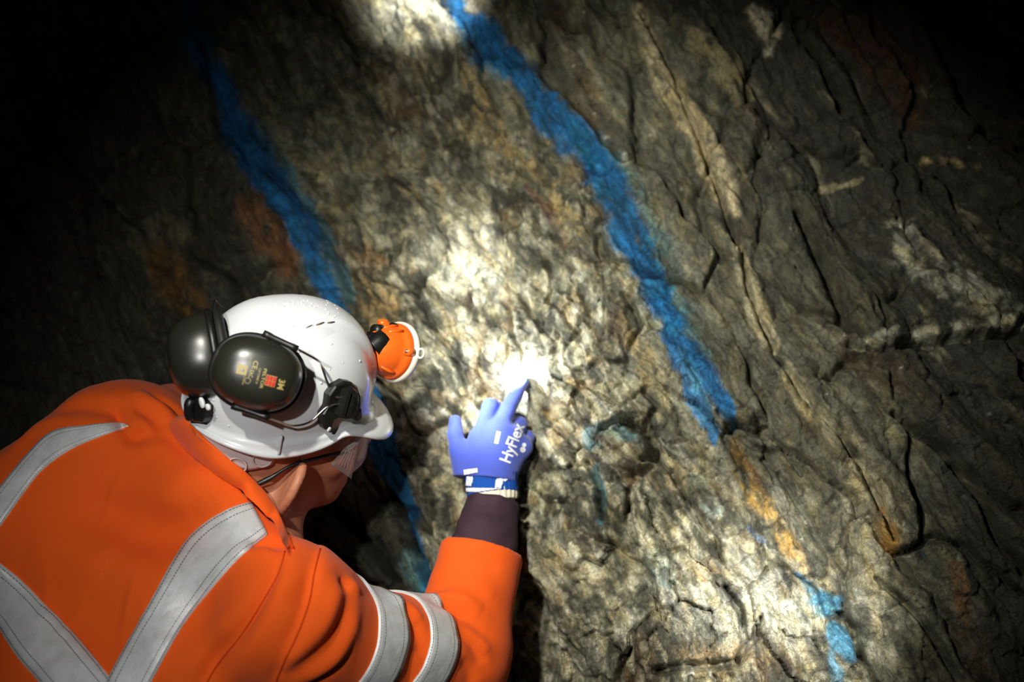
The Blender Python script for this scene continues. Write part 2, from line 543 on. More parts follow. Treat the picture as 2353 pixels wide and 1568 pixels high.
# dark slate, streaked; both ends of the face painted darker for the vignette
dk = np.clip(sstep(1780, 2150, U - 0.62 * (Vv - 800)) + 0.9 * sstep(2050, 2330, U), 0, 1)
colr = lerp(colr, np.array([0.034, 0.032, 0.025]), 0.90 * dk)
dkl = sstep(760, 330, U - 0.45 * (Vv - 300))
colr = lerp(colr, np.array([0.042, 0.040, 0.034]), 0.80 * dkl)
colr = lerp(colr, (0.30, 0.27, 0.19), 0.75 * sstep(0.18, 0.55, n_st) * (0.4 + 0.6 * slate))
colr = lerp(colr, (0.030, 0.028, 0.024), 0.65 * sstep(0.30, 0.6, -n_st))
grey = blob(1620, 560, 110, 500, -32) + blob(1780, 1080, 130, 260, -30)
colr = lerp(colr, (0.125, 0.118, 0.092), 0.7 * np.clip(grey, 0, 1) * (0.6 + 0.4 * sstep(-0.3, 0.3, n_hi)))

def vein(pts, color, strength, rough=14.0, sd=401, thr=-0.2, soft=0.5):
    """pts: (u, v, half width) along the vein"""
    global colr
    pts = spline(pts, 3 * len(pts) if len(pts) > 2 else 2)
    wa, wb = WARP[1 + sd % 2]
    uu = U + rough * wa; vv = Vv + rough * wb
    d, w, _ = poly_dist(uu, vv, pts)
    m = 1 - sstep(w * (1 - soft), w * (1 + soft * 0.5), d)
    m = m * sstep(thr - 0.25, thr + 0.25, n_md * 0.6 + n_hi * 0.7)
    colr = lerp(colr, np.asarray(color) * 1.2, strength * m)

vein([(1470, 60, 20), (1540, 230, 32), (1610, 330, 32), (1660, 450, 32), (1690, 500, 16)], (0.48, 0.40, 0.27), 0.95, 12, 401, -0.25)
vein([(1695, 570, 18), (1730, 700, 28), (1770, 800, 22)], (0.50, 0.43, 0.30), 0.9, 12, 405, -0.25)
vein([(1790, 830, 14), (1850, 930, 24), (1930, 1020, 26), (1990, 1130, 30), (2045, 1250, 16)], (0.48, 0.42, 0.30), 0.85, 14, 409, -0.2)
vein([(1940, 1080, 20), (1965, 1180, 34), (2000, 1290, 30), (2010, 1400, 26), (2040, 1500, 16)], (0.46, 0.41, 0.31), 0.7, 14, 411, -0.15)
vein([(2010, 1180, 14), (2035, 1240, 22), (2050, 1290, 8)], (0.50, 0.27, 0.06), 0.9, 10, 413)
vein([(2060, 510, 26), (2110, 600, 46), (2200, 660, 48), (2300, 720, 34), (2353, 750, 26)], (0.46, 0.44, 0.38), 0.9, 40, 415, 0.02)
vein([(1955, 795, 10), (2100, 775, 18), (2250, 760, 20), (2353, 745, 18)], (0.45, 0.43, 0.36), 0.8, 14, 417, -0.1)
vein([(2200, 470, 12), (2290, 550, 26), (2330, 600, 20)], (0.30, 0.26, 0.18), 0.7, 18, 419, 0.0)
vein([(1725, 45, 16), (1765, 85, 32), (1770, 130, 12)], (0.58, 0.53, 0.40), 0.95, 20, 421, -0.15)
vein([(2125, 352, 8), (2240, 385, 10)], (0.50, 0.36, 0.18), 0.9, 10, 423, 0.0)
vein([(1600, 120, 26), (1680, 200, 40), (1740, 290, 20)], (0.30, 0.25, 0.14), 0.7, 26, 425, -0.1)
vein([(1880, 435, 8), (1980, 410, 7)], (0.34, 0.28, 0.18), 0.8, 8, 427, -0.3)
# ochre
vein([(1080, 200, 16), (1130, 280, 20), (1190, 370, 22), (1250, 440, 30), (1310, 520, 32), (1360, 600, 28), (1405, 650, 14)], (0.40, 0.28, 0.11), 0.70, 34, 431, 0.06)
vein([(1215, 430, 10), (1260, 490, 18), (1300, 560, 12)], (0.16, 0.08, 0.055), 0.8, 12, 433, -0.05)
vein([(1440, 780, 26), (1490, 860, 36), (1500, 940, 30)], (0.34, 0.23, 0.08), 0.65, 34, 435, 0.08)
vein([(1680, 1010, 10), (1710, 1090, 16), (1760, 1180, 24), (1810, 1260, 22), (1860, 1330, 12)], (0.46, 0.27, 0.06), 0.85, 26, 437, -0.05)
vein([(1690, 1030, 10), (1730, 1100, 14), (1760, 1150, 8)], (0.12, 0.065, 0.02), 0.85, 10, 438, -0.15)
vein([(840, 660, 40), (880, 720, 50), (870, 800, 30)], (0.42, 0.25, 0.07), 0.7, 24, 439, 0.0)
vein([(820, 560, 20), (860, 600, 26)], (0.44, 0.22, 0.08), 0.6, 20, 440, 0.0)
vein([(1560, 1500, 20), (1680, 1490, 24), (1750, 1520, 14)], (0.36, 0.19, 0.05), 0.6, 18, 441, 0.05)
vein([(590, 500, 40), (640, 560, 50), (660, 620, 30)], (0.20, 0.085, 0.03), 0.9, 26, 443, -0.2)
vein([(380, 590, 30), (420, 660, 55), (460, 720, 40)], (0.19, 0.105, 0.03), 0.9, 26, 445, -0.2)
vein([(330, 560, 26), (400, 530, 40), (440, 560, 20)], (0.16, 0.14, 0.09), 0.7, 26, 447, -0.1)
vein([(2180, 1300, 16), (2200, 1380, 24), (2210, 1450, 12)], (0.20, 0.09, 0.03), 0.7, 18, 449, 0.0)
vein([(1900, 60, 30), (2040, 150, 60), (2100, 250, 30)], (0.075, 0.035, 0.018), 0.9, 30, 451, -0.2)
# narrow pale streaks on the left of the tall blue line
vein([(880, 0, 10), (880, 110, 16), (890, 210, 22), (900, 330, 16), (910, 400, 10)], (0.40, 0.35, 0.24), 0.8, 16, 453, 0.0)
vein([(950, 80, 10), (975, 130, 18), (985, 180, 10)], (0.48, 0.42, 0.28), 0.8, 12, 455, -0.1)
vein([(690, 380, 8), (740, 410, 12), (765, 440, 8)], (0.36, 0.31, 0.22), 0.9, 10, 457, -0.2)
vein([(1435, 370, 12), (1440, 380, 16)], (0.6, 0.57, 0.5), 0.9, 6, 459, -0.6)
colr = lerp(colr, (0.62, 0.58, 0.48), 0.75 * sstep(0.50, 0.66, n_sp + 0.25 * n_hi) * (1 - 0.7 * dkl) * (1 - 0.6 * dk))      # bright flecks

pool_glow = np.clip(blob(1070, 605, 75, 100) + blob(1745, 1390, 140, 80) + blob(985, 25, 80, 70) + 0.8 * blob(1200, 860, 70, 80), 0, 1)  # pools of torch and headlamp light painted in as paler rock colour
colr = lerp(colr, (0.72, 0.70, 0.64), 0.85 * pool_glow * sstep(-0.5, 0.0, n_md + 0.5 * n_hi))
# spray paint
BLUE = np.array([0.005, 0.14, 0.40]); PALEBLUE = np.array([0.11, 0.36, 0.60]); TEAL = np.array([0.05, 0.20, 0.27])
def paint(pts, color, strength, sd, rough=16.0, thr=-0.55, soft=0.45, smear=0.0):
    global colr
    pts = spline(pts, 3 * len(pts) if len(pts) > 2 else 2)
    (wa, wb), (wc, wd) = WARP[3], WARP[4]
    uu = U + rough * (1.3 * wa + 0.7 * wc); vv = Vv + rough * (1.3 * wb + 0.7 * wd)
    d, w, _ = poly_dist(uu, vv, pts)
    m = 1 - sstep(w * (1 - soft), w * (1 + soft * 0.4), d)
    m = m * sstep(thr - 0.2, thr + 0.2, n_md * 0.6 + n_hi * 0.6 + 0.2 * n_sp)
    colr = lerp(colr, np.asarray(color) * np.clip(1 + 0.5 * n_hi + 0.9 * n_md, 0.3, 1.7)[..., None], strength * m)
RL = [(1032, 5, 16), (1075, 60, 34), (1135, 115, 46), (1190, 180, 42), (1245, 245, 42), (1310, 310, 46), (1365, 370, 44), (1405, 450, 44),
      (1445, 530, 50), (1485, 610, 44), (1512, 690, 44), (1548, 770, 42), (1580, 830, 34)]
paint([(u + 18, v - 4, w * 1.25) for u, v, w in RL[6:]], TEAL, 0.6, 503, 20, -0.15, 0.7)
paint([(1075, 90, 24), (1100, 130, 30), (1150, 180, 24)], PALEBLUE, 0.45, 505, 20, -0.2, 0.8)
paint([(u, v, w * 0.88) for u, v, w in RL], BLUE, 0.97, 501, 26, -0.50, 0.45)
paint([(1600, 850, 26), (1640, 905, 26), (1668, 950, 18), (1685, 985, 8)], BLUE, 0.95, 507, 12, -0.5)
paint([(1560, 830, 22), (1585, 890, 22), (1615, 950, 24), (1635, 1000, 16), (1640, 1030, 6)], np.array([0.03, 0.19, 0.48]), 0.92, 509, 12, -0.45)
paint([(1575, 850, 18), (1600, 900, 18)], PALEBLUE * 0.8, 0.6, 511, 12, -0.1)
paint([(1880, 1375, 26), (1910, 1395, 30), (1925, 1385, 14)], PALEBLUE, 0.95, 513, 18, -0.55)
paint([(1905, 1440, 14), (1925, 1475, 30), (1945, 1500, 22)], PALEBLUE * 0.9, 0.95, 515, 16, -0.55)
paint([(1900, 1500, 8), (1920, 1568, 14)], PALEBLUE, 0.7, 517, 14, -0.2)
paint([(1830, 1320, 8), (1860, 1350, 14)], PALEBLUE * 0.8, 0.8, 519, 10, -0.2)
paint([(1720, 1215, 6), (1755, 1245, 8)], (0.14, 0.24, 0.45), 0.7, 521, 8, -0.3)
paint([(1360, 1010, 26), (1420, 1000, 28), (1460, 1010, 20)], (0.11, 0.25, 0.33), 0.6, 523, 22, -0.05)
paint([(1370, 1080, 14), (1385, 1130, 14), (1380, 1200, 8)], TEAL, 0.7, 525, 14, -0.2)
paint([(1500, 1290, 30), (1530, 1320, 24)], (0.18, 0.32, 0.34), 0.3, 527, 34, 0.0)
paint([(1600, 1100, 22), (1640, 1180, 22)], TEAL, 0.35, 529, 20, 0.0)
paint([(2090, 1200, 14), (2110, 1260, 22)], (0.02, 0.07, 0.10), 0.8, 531, 16, -0.1)
LLN = [(425, 0, 24), (445, 80, 30), (490, 160, 36), (540, 250, 40), (560, 320, 54), (610, 390, 46), (655, 460, 44), (690, 520, 38), (725, 590, 34),
       (745, 640, 32), (762, 700, 30)]
paint([(u + 40, v - 10, w * 0.55) for u, v, w in LLN[4:]], (0.03, 0.15, 0.24), 0.75, 533, 16, -0.2, 0.6)
paint([(u, v, w * 0.88) for u, v, w in LLN], BLUE * 0.95, 0.97, 535, 26, -0.50, 0.45)
paint([(770, 720, 30), (830, 880, 34), (862, 960, 34), (880, 1040, 36), (900, 1100, 30), (922, 1160, 26), (942, 1230, 20), (962, 1300, 22), (975, 1360, 22)], BLUE, 0.97, 537, 14, -0.6, 0.35)
paint([(920, 1280, 26), (950, 1340, 32), (970, 1380, 26)], TEAL, 0.6, 539, 18, -0.2, 0.7)
colr = np.clip(colr * np.array([1.01, 1.05, 0.95]), 0.003, 0.85)

# ---- rock material
N = Nodes('rock')
at = N.n('ShaderNodeAttribute', attribute_name='albedo')
tc = N.n('ShaderNodeTexCoord')
sv_ = N.n('ShaderNodeAttribute', attribute_name='strata')
def rnoise(scale, detail, rough, src, dist=0.0):
    nd = N.n('ShaderNodeTexNoise', i_Scale=scale, i_Detail=detail, i_Roughness=rough, i_Distortion=dist)
    N.l(src, nd.inputs['Vector'])
    return nd.outputs['Fac']
def rrange(x, a0, a1, b0, b1):
    nd = N.n('ShaderNodeMapRange')
    for i_, v_ in enumerate((a0, a1, b0, b1)): nd.inputs[1 + i_].default_value = v_
    N.l(x, nd.inputs[0])
    return nd.outputs[0]
def rmath(op, a0, b0):
    nd = N.n('ShaderNodeMath', operation=op)
    for i_, v_ in enumerate((a0, b0)):
        if isinstance(v_, (int, float)): nd.inputs[i_].default_value = v_
        else: N.l(v_, nd.inputs[i_])
    return nd.outputs[0]
grain = rnoise(260.0, 5.0, 0.75, tc.outputs['Object'])
flake = rnoise(62.0, 7.0, 0.72, sv_.outputs['Vector'], 0.6)
fac = rmath('MULTIPLY', rrange(grain, 0.32, 0.68, 0.62, 1.38), rrange(flake, 0.36, 0.66, 0.42, 1.62))
mx = N.n('ShaderNodeMix', data_type='RGBA', blend_type='MULTIPLY'); mx.inputs[0].default_value = 1.0
N.l(at.outputs['Color'], mx.inputs[6]); N.l(fac, mx.inputs[7])
# rust and lichen-green tints in the grain
tint = rnoise(38.0, 4.0, 0.6, sv_.outputs['Vector'], 0.3)
hs = N.n('ShaderNodeMix', data_type='RGBA', blend_type='MULTIPLY'); hs.inputs[7].default_value = (1.20, 1.04, 0.66, 1)
N.l(rrange(tint, 0.46, 0.70, 0.0, 0.85), hs.inputs[0]); N.l(mx.outputs[2], hs.inputs[6])
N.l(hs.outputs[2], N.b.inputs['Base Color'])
b1 = N.n('ShaderNodeBump', i_Strength=1.0, i_Distance=0.010); N.l(flake, b1.inputs['Height'])
n2 = rnoise(300.0, 4.0, 0.7, tc.outputs['Object'])
b2 = N.n('ShaderNodeBump', i_Strength=0.8, i_Distance=0.0035); N.l(n2, b2.inputs['Height']); N.l(b1.outputs[0], b2.inputs['Normal'])
N.l(b2.outputs[0], N.b.inputs['Normal'])
N.l(rrange(grain, 0.35, 0.7, 0.38, 0.85), N.b.inputs['Roughness'])
N.b.inputs['Specular IOR Level'].default_value = 0.5
M_ROCK = N.m

ny, nx = GX.shape
idx = np.arange(ny * nx).reshape(ny, nx)
quads = np.stack([idx[:-1, :-1], idx[:-1, 1:], idx[1:, 1:], idx[1:, :-1]], -1).reshape(-1, 4)
fU = U[:-1, :-1].ravel(); fV = Vv[:-1, :-1].ravel(); fC = CID[:-1, :-1].ravel()
allS = np.stack([S * 0.55, T * 1.25, H * 1.0], -1).reshape(-1, 3).astype(np.float32)
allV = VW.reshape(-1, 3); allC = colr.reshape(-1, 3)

def rock_piece(name, q, parent):
    used, inv = np.unique(q.ravel(), return_inverse=True)
    ob = mk(name, allV[used], inv.reshape(-1, 4), M_ROCK, parent, True, 'world')
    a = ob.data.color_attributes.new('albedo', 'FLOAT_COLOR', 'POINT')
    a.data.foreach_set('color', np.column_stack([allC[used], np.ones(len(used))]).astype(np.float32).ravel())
    a2 = ob.data.attributes.new('strata', 'FLOAT_VECTOR', 'POINT')
    a2.data.foreach_set('vector', allS[used].ravel())
    return ob

inview = (fU > -30) & (fU < 2383) & (fV > -30) & (fV < 1598)
ids, cnt = np.unique(fC[inview], return_counts=True)
keep = ids[np.argsort(-cnt)][:280]
keep = np.array([c for c in keep if cnt[ids == c][0] > 120])
is_slab = np.isin(fC, keep)
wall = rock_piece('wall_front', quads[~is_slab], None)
tag(wall, 'rough dark mine rock face with slanting strata and two blue painted lines', kind='structure')
order = np.argsort(fC[is_slab], kind='stable')
qs, cs = quads[is_slab][order], fC[is_slab][order]
cut = np.flatnonzero(np.diff(cs)) + 1
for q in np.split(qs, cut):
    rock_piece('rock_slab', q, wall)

# ---- floor of the drift
fx = np.linspace(-3.2, 3.2, 90); fy = np.linspace(-2.0, 4.0, 90)
FX, FY = np.meshgrid(fx, fy)
FZ = 0.02 * fbm(FX * 2, FY * 2, 4, 601) + 0.006 * fbm(FX * 12, FY * 12, 3, 603)
fi = np.arange(90 * 90).reshape(90, 90)
FQ = np.stack([fi[:-1, :-1], fi[:-1, 1:], fi[1:, 1:], fi[1:, :-1]], -1).reshape(-1, 4)
M_FLOOR = mat('mine_floor', srgb(58, 52, 44), 0.85, var=0.9, var_scale=9, bump=0.8, bump_scale=60)
fl = mk('floor', np.column_stack([FX.ravel(), FY.ravel(), FZ.ravel() - 0.03]), FQ, M_FLOOR, None, True, 'world')
tag(fl, 'dark muddy stone floor of the mine drift', kind='structure')
# ------------------------------------------------------------------ distance-field modelling for cloth, body and glove
def surface_nets(Fd, o, h):
    Fd = np.ascontiguousarray(Fd, np.float32)
    Sg = Fd < 0
    c = np.zeros(tuple(n - 1 for n in Fd.shape), np.int8)
    for i in (0, 1):
        for j in (0, 1):
            for kk in (0, 1):
                c += Sg[i:Sg.shape[0] - 1 + i, j:Sg.shape[1] - 1 + j, kk:Sg.shape[2] - 1 + kk]
    act = (c > 0) & (c < 8)
    ijk = np.argwhere(act)
    ind = np.full(act.shape, -1, np.int64)
    ind[act] = np.arange(len(ijk))
    acc = np.zeros((len(ijk), 3)); cnt = np.zeros(len(ijk))
    cor = [(i, j, kk) for i in (0, 1) for j in (0, 1) for kk in (0, 1)]
    for a in cor:
        for ax in range(3):
            if a[ax] == 0:
                b = list(a); b[ax] = 1
                fa = Fd[ijk[:, 0] + a[0], ijk[:, 1] + a[1], ijk[:, 2] + a[2]]
                fb = Fd[ijk[:, 0] + b[0], ijk[:, 1] + b[1], ijk[:, 2] + b[2]]
                m = (fa < 0) != (fb < 0)
                t = np.where(m, fa / (fa - fb + 1e-20), 0)
                p = np.array(a, float)[None].repeat(len(ijk), 0)
                p[:, ax] += t
                acc[m] += p[m]; cnt[m] += 1
    Vx = np.asarray(o) + h * (ijk + acc / cnt[:, None])
    Q = []
    for ax in range(3):
        sl0 = [slice(1, -1)] * 3; sl1 = [slice(1, -1)] * 3
        sl0[ax] = slice(0, -1); sl1[ax] = slice(1, None)
        A, B = Sg[tuple(sl0)], Sg[tuple(sl1)]
        e = np.argwhere(A != B)
        fl = A[A != B]
        off = np.ones(3, int); off[ax] = 0
        e = e + off
        b, cc = (ax + 1) % 3, (ax + 2) % 3
        def cell(db, dc):
            q = e.copy(); q[:, b] += db; q[:, cc] += dc
            return ind[q[:, 0], q[:, 1], q[:, 2]]
        q = np.stack([cell(-1, -1), cell(0, -1), cell(0, 0), cell(-1, 0)], 1)
        q[~fl] = q[~fl][:, ::-1]
        Q.append(q)
    return Vx, np.vstack(Q)

def relax(V, Q, it=3, lam=0.5):
    V = V.copy()
    e = np.vstack([Q[:, [0, 1]], Q[:, [1, 2]], Q[:, [2, 3]], Q[:, [3, 0]]])
    n = len(V)
    for _ in range(it):
        s = np.zeros((n, 3)); c = np.bincount(e[:, 0], minlength=n) + np.bincount(e[:, 1], minlength=n)
        for ax in range(3):
            s[:, ax] = np.bincount(e[:, 0], V[e[:, 1], ax], n) + np.bincount(e[:, 1], V[e[:, 0], ax], n)
        V += lam * (s / np.maximum(c, 1)[:, None] - V)
    return V

def vnormals(V, Q):
    fn = np.cross(V[Q[:, 2]] - V[Q[:, 0]], V[Q[:, 3]] - V[Q[:, 1]])
    n = np.zeros_like(V)
    for i in range(4):
        for ax in range(3):
            n[:, ax] += np.bincount(Q[:, i], fn[:, ax], len(V))
    return n / (np.linalg.norm(n, axis=1)[:, None] + 1e-12)

class Field:
    def __init__(self, lo, hi, h):
        self.h = h; self.o = np.asarray(lo, float)
        n = [int(math.ceil((hi[i] - lo[i]) / h)) + 1 for i in range(3)]
        g = np.meshgrid(*[np.float32(lo[i]) + np.float32(h) * np.arange(n[i], dtype=np.float32) for i in range(3)], indexing='ij')
        self.p = np.stack(g, -1)
        self.d = np.full(n, 1.0, np.float32)
    def _box(self, lo, hi, pad):
        a = np.clip(np.floor((np.minimum(lo, hi) - pad - self.o) / self.h).astype(int), 0, np.array(self.d.shape) - 1)
        b = np.clip(np.ceil((np.maximum(lo, hi) + pad - self.o) / self.h).astype(int) + 1, 1, np.array(self.d.shape))
        return tuple(slice(a[i], max(b[i], a[i] + 1)) for i in range(3))
    def _mix(self, sl, d, k, sub):
        cur = self.d[sl]
        if sub:
            d = -d
            hh = np.clip(0.5 + 0.5 * (d - cur) / k, 0, 1)
            self.d[sl] = cur + (d - cur) * hh + k * hh * (1 - hh)
        else:
            hh = np.clip(0.5 + 0.5 * (cur - d) / k, 0, 1)
            self.d[sl] = cur + (d - cur) * hh - k * hh * (1 - hh)
    def cap(self, a, b, ra, rb=None, k=0.01, sub=False):
        rb = ra if rb is None else rb
        a, b = np.asarray(a, np.float32), np.asarray(b, np.float32)
        sl = self._box(np.minimum(a, b), np.maximum(a, b), max(ra, rb) + k + 3 * self.h)
        p = self.p[sl]
        ab = b - a
        t = np.clip(((p - a) @ ab) / max(float(ab @ ab), 1e-12), 0, 1)
        d = np.linalg.norm(p - a - t[..., None] * ab, axis=-1) - (ra + (rb - ra) * t)
        self._mix(sl, d, k, sub)
    def ell(self, c, ax, rad, k=0.01, sub=False):
        c = np.asarray(c, np.float32); ax = np.asarray(ax, np.float32); rad = np.asarray(rad, np.float32)
        R = float(max(rad))
        sl = self._box(c, c, R + k + 3 * self.h)
        q = (self.p[sl] - c) @ ax.T
        k0 = np.linalg.norm(q / rad, axis=-1); k1 = np.linalg.norm(q / rad ** 2, axis=-1)
        self._mix(sl, k0 * (k0 - 1) / np.maximum(k1, 1e-6), k, sub)
    def cut(self, c, n, k=0.003):
        """remove everything on the side n points to"""
        d = (self.p - np.asarray(c, np.float32)) @ np.asarray(n, np.float32)
        self.d = np.maximum(self.d, d)
    def mesh(self, smooth=2):
        # close the field at the border of its box
        d = self.d
        d[0] = d[-1] = np.maximum(d[0], 0.01); d[:, 0] = np.maximum(d[:, 0], 0.01); d[:, -1] = np.maximum(d[:, -1], 0.01)
        d[:, :, 0] = np.maximum(d[:, :, 0], 0.01); d[:, :, -1] = np.maximum(d[:, :, -1], 0.01); d[-1] = np.maximum(d[-1], 0.01)
        V, Q = surface_nets(d, self.o, self.h)
        return relax(V, Q, smooth, 0.5), Q

class Surf:
    """ray casting against a quad mesh in the photographer's frame"""
    def __init__(self, V, Q):
        self.t = BVHTree.FromPolygons([tuple(v) for v in np.asarray(V, float)], [tuple(int(i) for i in q) for q in Q])
    def px(self, u, v, off=0.0):
        r = unit(P(u, v, 1.0))
        hit = self.t.ray_cast(Vector((0, 0, 0)), Vector(r))
        if hit[0] is None:
            return None, None
        n = np.array(hit[1])
        if np.dot(n, r) > 0: n = -n
        return np.array(hit[0]) + off * n, n
    def ray(self, o, d, off=0.0):
        d = unit(d)
        hit = self.t.ray_cast(Vector(o), Vector(d))
        if hit[0] is None:
            return None, None
        n = np.array(hit[1])
        if np.dot(n, d) > 0: n = -n
        return np.array(hit[0]) + off * n, n
    def near(self, p, off=0.0):
        hit = self.t.find_nearest(Vector(p))
        n = np.array(hit[1])
        return np.array(hit[0]) + off * n, n

# ------------------------------------------------------------------ the worker: frames of the head and of the bent torso
def ortho(f, u):
    f = unit(f); u = unit(np.asarray(u) - f * np.dot(u, f))
    return f, u
HF, HU = ortho((0.86, 0.10, -0.50), (0.17, 0.87, 0.46))
HR = np.cross(HF, HU)                                       # the man's right
HC = P(640, 945, 1.27)                                      # middle of the brim of the hard hat
def HL(f, r, u):
    return HC + f * HF + r * HR + u * HU
TR = unit((0.74, -0.46, 0.49)); TS = unit((0.61, 0.764, -0.206)); TS = unit(TS - TR * np.dot(TS, TR))
TB = np.cross(TR, TS)                                       # out of the back
TAX = np.array([TR, TS, TB])
MS = np.array((-0.385, -0.235, -1.25))                      # between the shoulders
RS = MS + 0.18 * TR; LS = MS - 0.18 * TR
NB = MS + 0.06 * TS
EL = P(1055, 1505, 1.33)
WR = P(1128, 1125, 1.43)
CUFF = P(1108, 1268, 1.385)
LE = P(395, 990, 1.46); LW = P(545, 1075, 1.475)
UPC = np.array((0, math.cos(PITCH), math.sin(PITCH)))       # world up in the photographer's frame

M_SKIN = mat('skin', srgb(182, 122, 92), 0.5, spec=0.4, var=0.6, var_scale=60, color2=srgb(160, 90, 66), bump=0.35, bump_scale=500, sss=0.12)
M_ORANGE = mat('orange_cloth', (0.90, 0.115, 0.008, 1), 0.82, spec=0.25, var=0.25, var_scale=500, color2=(0.80, 0.085, 0.006, 1), bump=0.25, bump_scale=1400, sheen=0.08)
M_PURPLE = mat('plum_cloth', srgb(62, 44, 54), 0.75, spec=0.3, var=0.4, var_scale=200, bump=0.3, bump_scale=900)
M_BLUE = mat('glove_knit', (0.075, 0.115, 0.55, 1), 0.75, spec=0.25, var=0.35, var_scale=350, color2=(0.055, 0.085, 0.46, 1), bump=0.5, bump_scale=900, sheen=0.25)
M_BLUE2 = mat('glove_cuff_knit', (0.012, 0.085, 0.42, 1), 0.8, spec=0.2, var=0.4, var_scale=350, bump=0.6, bump_scale=800)
M_CREAM = mat('cream_knit', srgb(228, 222, 200), 0.85, bump=0.6, bump_scale=500)
M_PRINT = mat('white_print', srgb(232, 236, 240), 0.6)
M_BOOT = mat('boot_rubber', srgb(30, 28, 26), 0.6, bump=0.3)

# ------------------------------------------------------------------ person: head and neck and what lies under the jacket
fb = Field(np.minimum.reduce([HL(0, 0, 0) - 0.17, MS - 0.20, NB - 0.2]), np.maximum.reduce([HL(0, 0, 0) + 0.17, MS + 0.2]), 0.0027)
HAX = np.array([HF, HR, HU])
fb.ell(HL(-0.012, 0, -0.012), HAX, (0.100, 0.078, 0.108))
fb.ell(HL(0.040, 0, -0.060), HAX, (0.060, 0.060, 0.072), k=0.03)
fb.ell(HL(0.042, 0, -0.098), HAX, (0.052, 0.054, 0.044), k=0.025)
fb.cap(HL(0.082, 0, -0.122), HL(0.086, 0, -0.124), 0.017, k=0.02)
for s in (-1, 1):
    fb.cap(HL(0.0, s * 0.060, -0.088), HL(0.065, s * 0.026, -0.124), 0.013, k=0.02)       # jaw
    fb.cap(HL(0.072, s * 0.042, -0.055), HL(0.060, s * 0.054, -0.052), 0.016, k=0.02)     # cheekbone
    fb.ell(HL(0.098, s * 0.032, -0.028), HAX, (0.014, 0.016, 0.011), k=0.012, sub=True)   # eye socket
    fb.ell(HL(0.086, s * 0.031, -0.028), HAX, (0.012, 0.013, 0.012), k=0.003)             # eyeball
    fb.cap(HL(0.096, s * 0.014, -0.010), HL(0.082, s * 0.050, -0.012), 0.008, k=0.012)    # brow
    # ear: a cupped leaf set out from the head
    ea = unit(0.42 * HF + 0.90 * HU); eb = unit(0.88 * s * HR - 0.40 * HF); eb = unit(eb - ea * np.dot(ea, eb)); ec = np.cross(ea, eb)
    E0 = HL(-0.008, s * 0.077, -0.055)
    fb.ell(E0 + 0.011 * eb, np.array([ea, eb, ec]), (0.034, 0.027, 0.0060), k=0.005)
    th = np.linspace(math.radians(-88), math.radians(82), 12)
    pts = [E0 + 0.011 * eb + 0.034 * math.sin(t) * ea + (0.028 if t > -0.8 else 0.022) * math.cos(t) * eb + 0.0022 * ec * s for t in th]
    for a, b in zip(pts[:-1], pts[1:]):
        fb.cap(a, b, 0.0056, 0.0056, k=0.003)
    fb.cap(E0 - 0.030 * ea + 0.010 * eb, E0 - 0.035 * ea + 0.006 * eb, 0.0068, 0.006, k=0.006)   # lobe
fb.cap(HL(0.100, 0, -0.022), HL(0.121, 0, -0.062), 0.008, 0.0125, k=0.012)
for s in (-1, 1):
    fb.cap(HL(0.112, s * 0.006, -0.066), HL(0.108, s * 0.013, -0.066), 0.007, k=0.008)
fb.cap(HL(0.098, -0.018, -0.090), HL(0.098, 0.018, -0.090), 0.0055, k=0.008)
fb.cap(HL(0.095, -0.016, -0.100), HL(0.095, 0.016, -0.100), 0.0060, k=0.006)
fb.cap(HL(-0.022, 0, -0.055), NB - 0.01 * TB, 0.057, 0.054, k=0.03)
fb.cap(HL(-0.050, 0.022, -0.060), NB - 0.008 * TB + 0.02 * TR, 0.022, 0.024, k=0.012)
fb.cap(HL(0.020, 0.045, -0.085), NB + 0.05 * TR - 0.03 * TB, 0.016, 0.018, k=0.02)
fb.cap(NB - 0.03 * TB, MS + 0.13 * TR - 0.05 * TB, 0.045, 0.04, k=0.04); fb.cap(NB - 0.03 * TB, MS - 0.13 * TR - 0.05 * TB, 0.045, 0.04, k=0.04)
Vb, Qb = fb.mesh(2)
HEAD = Surf(Vb, Qb)
hip = MS - 0.52 * TS - 0.02 * TB
foot_mid = W(hip); foot_mid[2] = 0.0
person = mk('person', Vb, Qb, M_SKIN, None, origin=foot_mid)
tag(person, 'worker in an orange high-visibility jacket leaning to point at the rock with a blue glove', 'person')

# ------------------------------------------------------------------ jacket
fj = Field(np.array((-1.02, -0.86, -1.66)), np.array((0.08, 0.06, -0.92)), 0.0042)
fj.ell(MS - 0.15 * TS - 0.040 * TB, TAX, (0.215, 0.205, 0.128), k=0.05)
fj.ell(MS - 0.40 * TS - 0.030 * TB, TAX, (0.200, 0.27, 0.128), k=0.06)
fj.cap(MS - 0.55 * TS - 0.05 * TR - 0.02 * TB, MS - 0.55 * TS + 0.05 * TR - 0.02 * TB, 0.15, k=0.08)
fj.cap(NB - 0.030 * TS + 0.015 * TB, RS - 0.01 * TS, 0.046, 0.070, k=0.04)
fj.cap(NB - 0.030 * TS + 0.015 * TB, LS + 0.004 * TS, 0.050, 0.078, k=0.05)
fj.cap(RS - 0.004 * TS, RS - 0.02 * TB - 0.004 * TS, 0.080, k=0.03)
fj.cap(P(712, 1466, 1.17), EL, 0.066, 0.067, k=0.018)
fj.cap(EL, CUFF, 0.066, 0.056, k=0.025)
fj.cap(CUFF, CUFF + (CUFF - EL) * 0.08, 0.056, 0.056, k=0.01)
fj.cap(LS, LE, 0.088, 0.066, k=0.035)
fj.cap(LS - 0.01 * TS, P(60, 1230, 1.30), 0.092, 0.11, k=0.05)
fj.cap(LE, LW, 0.062, 0.056, k=0.025)
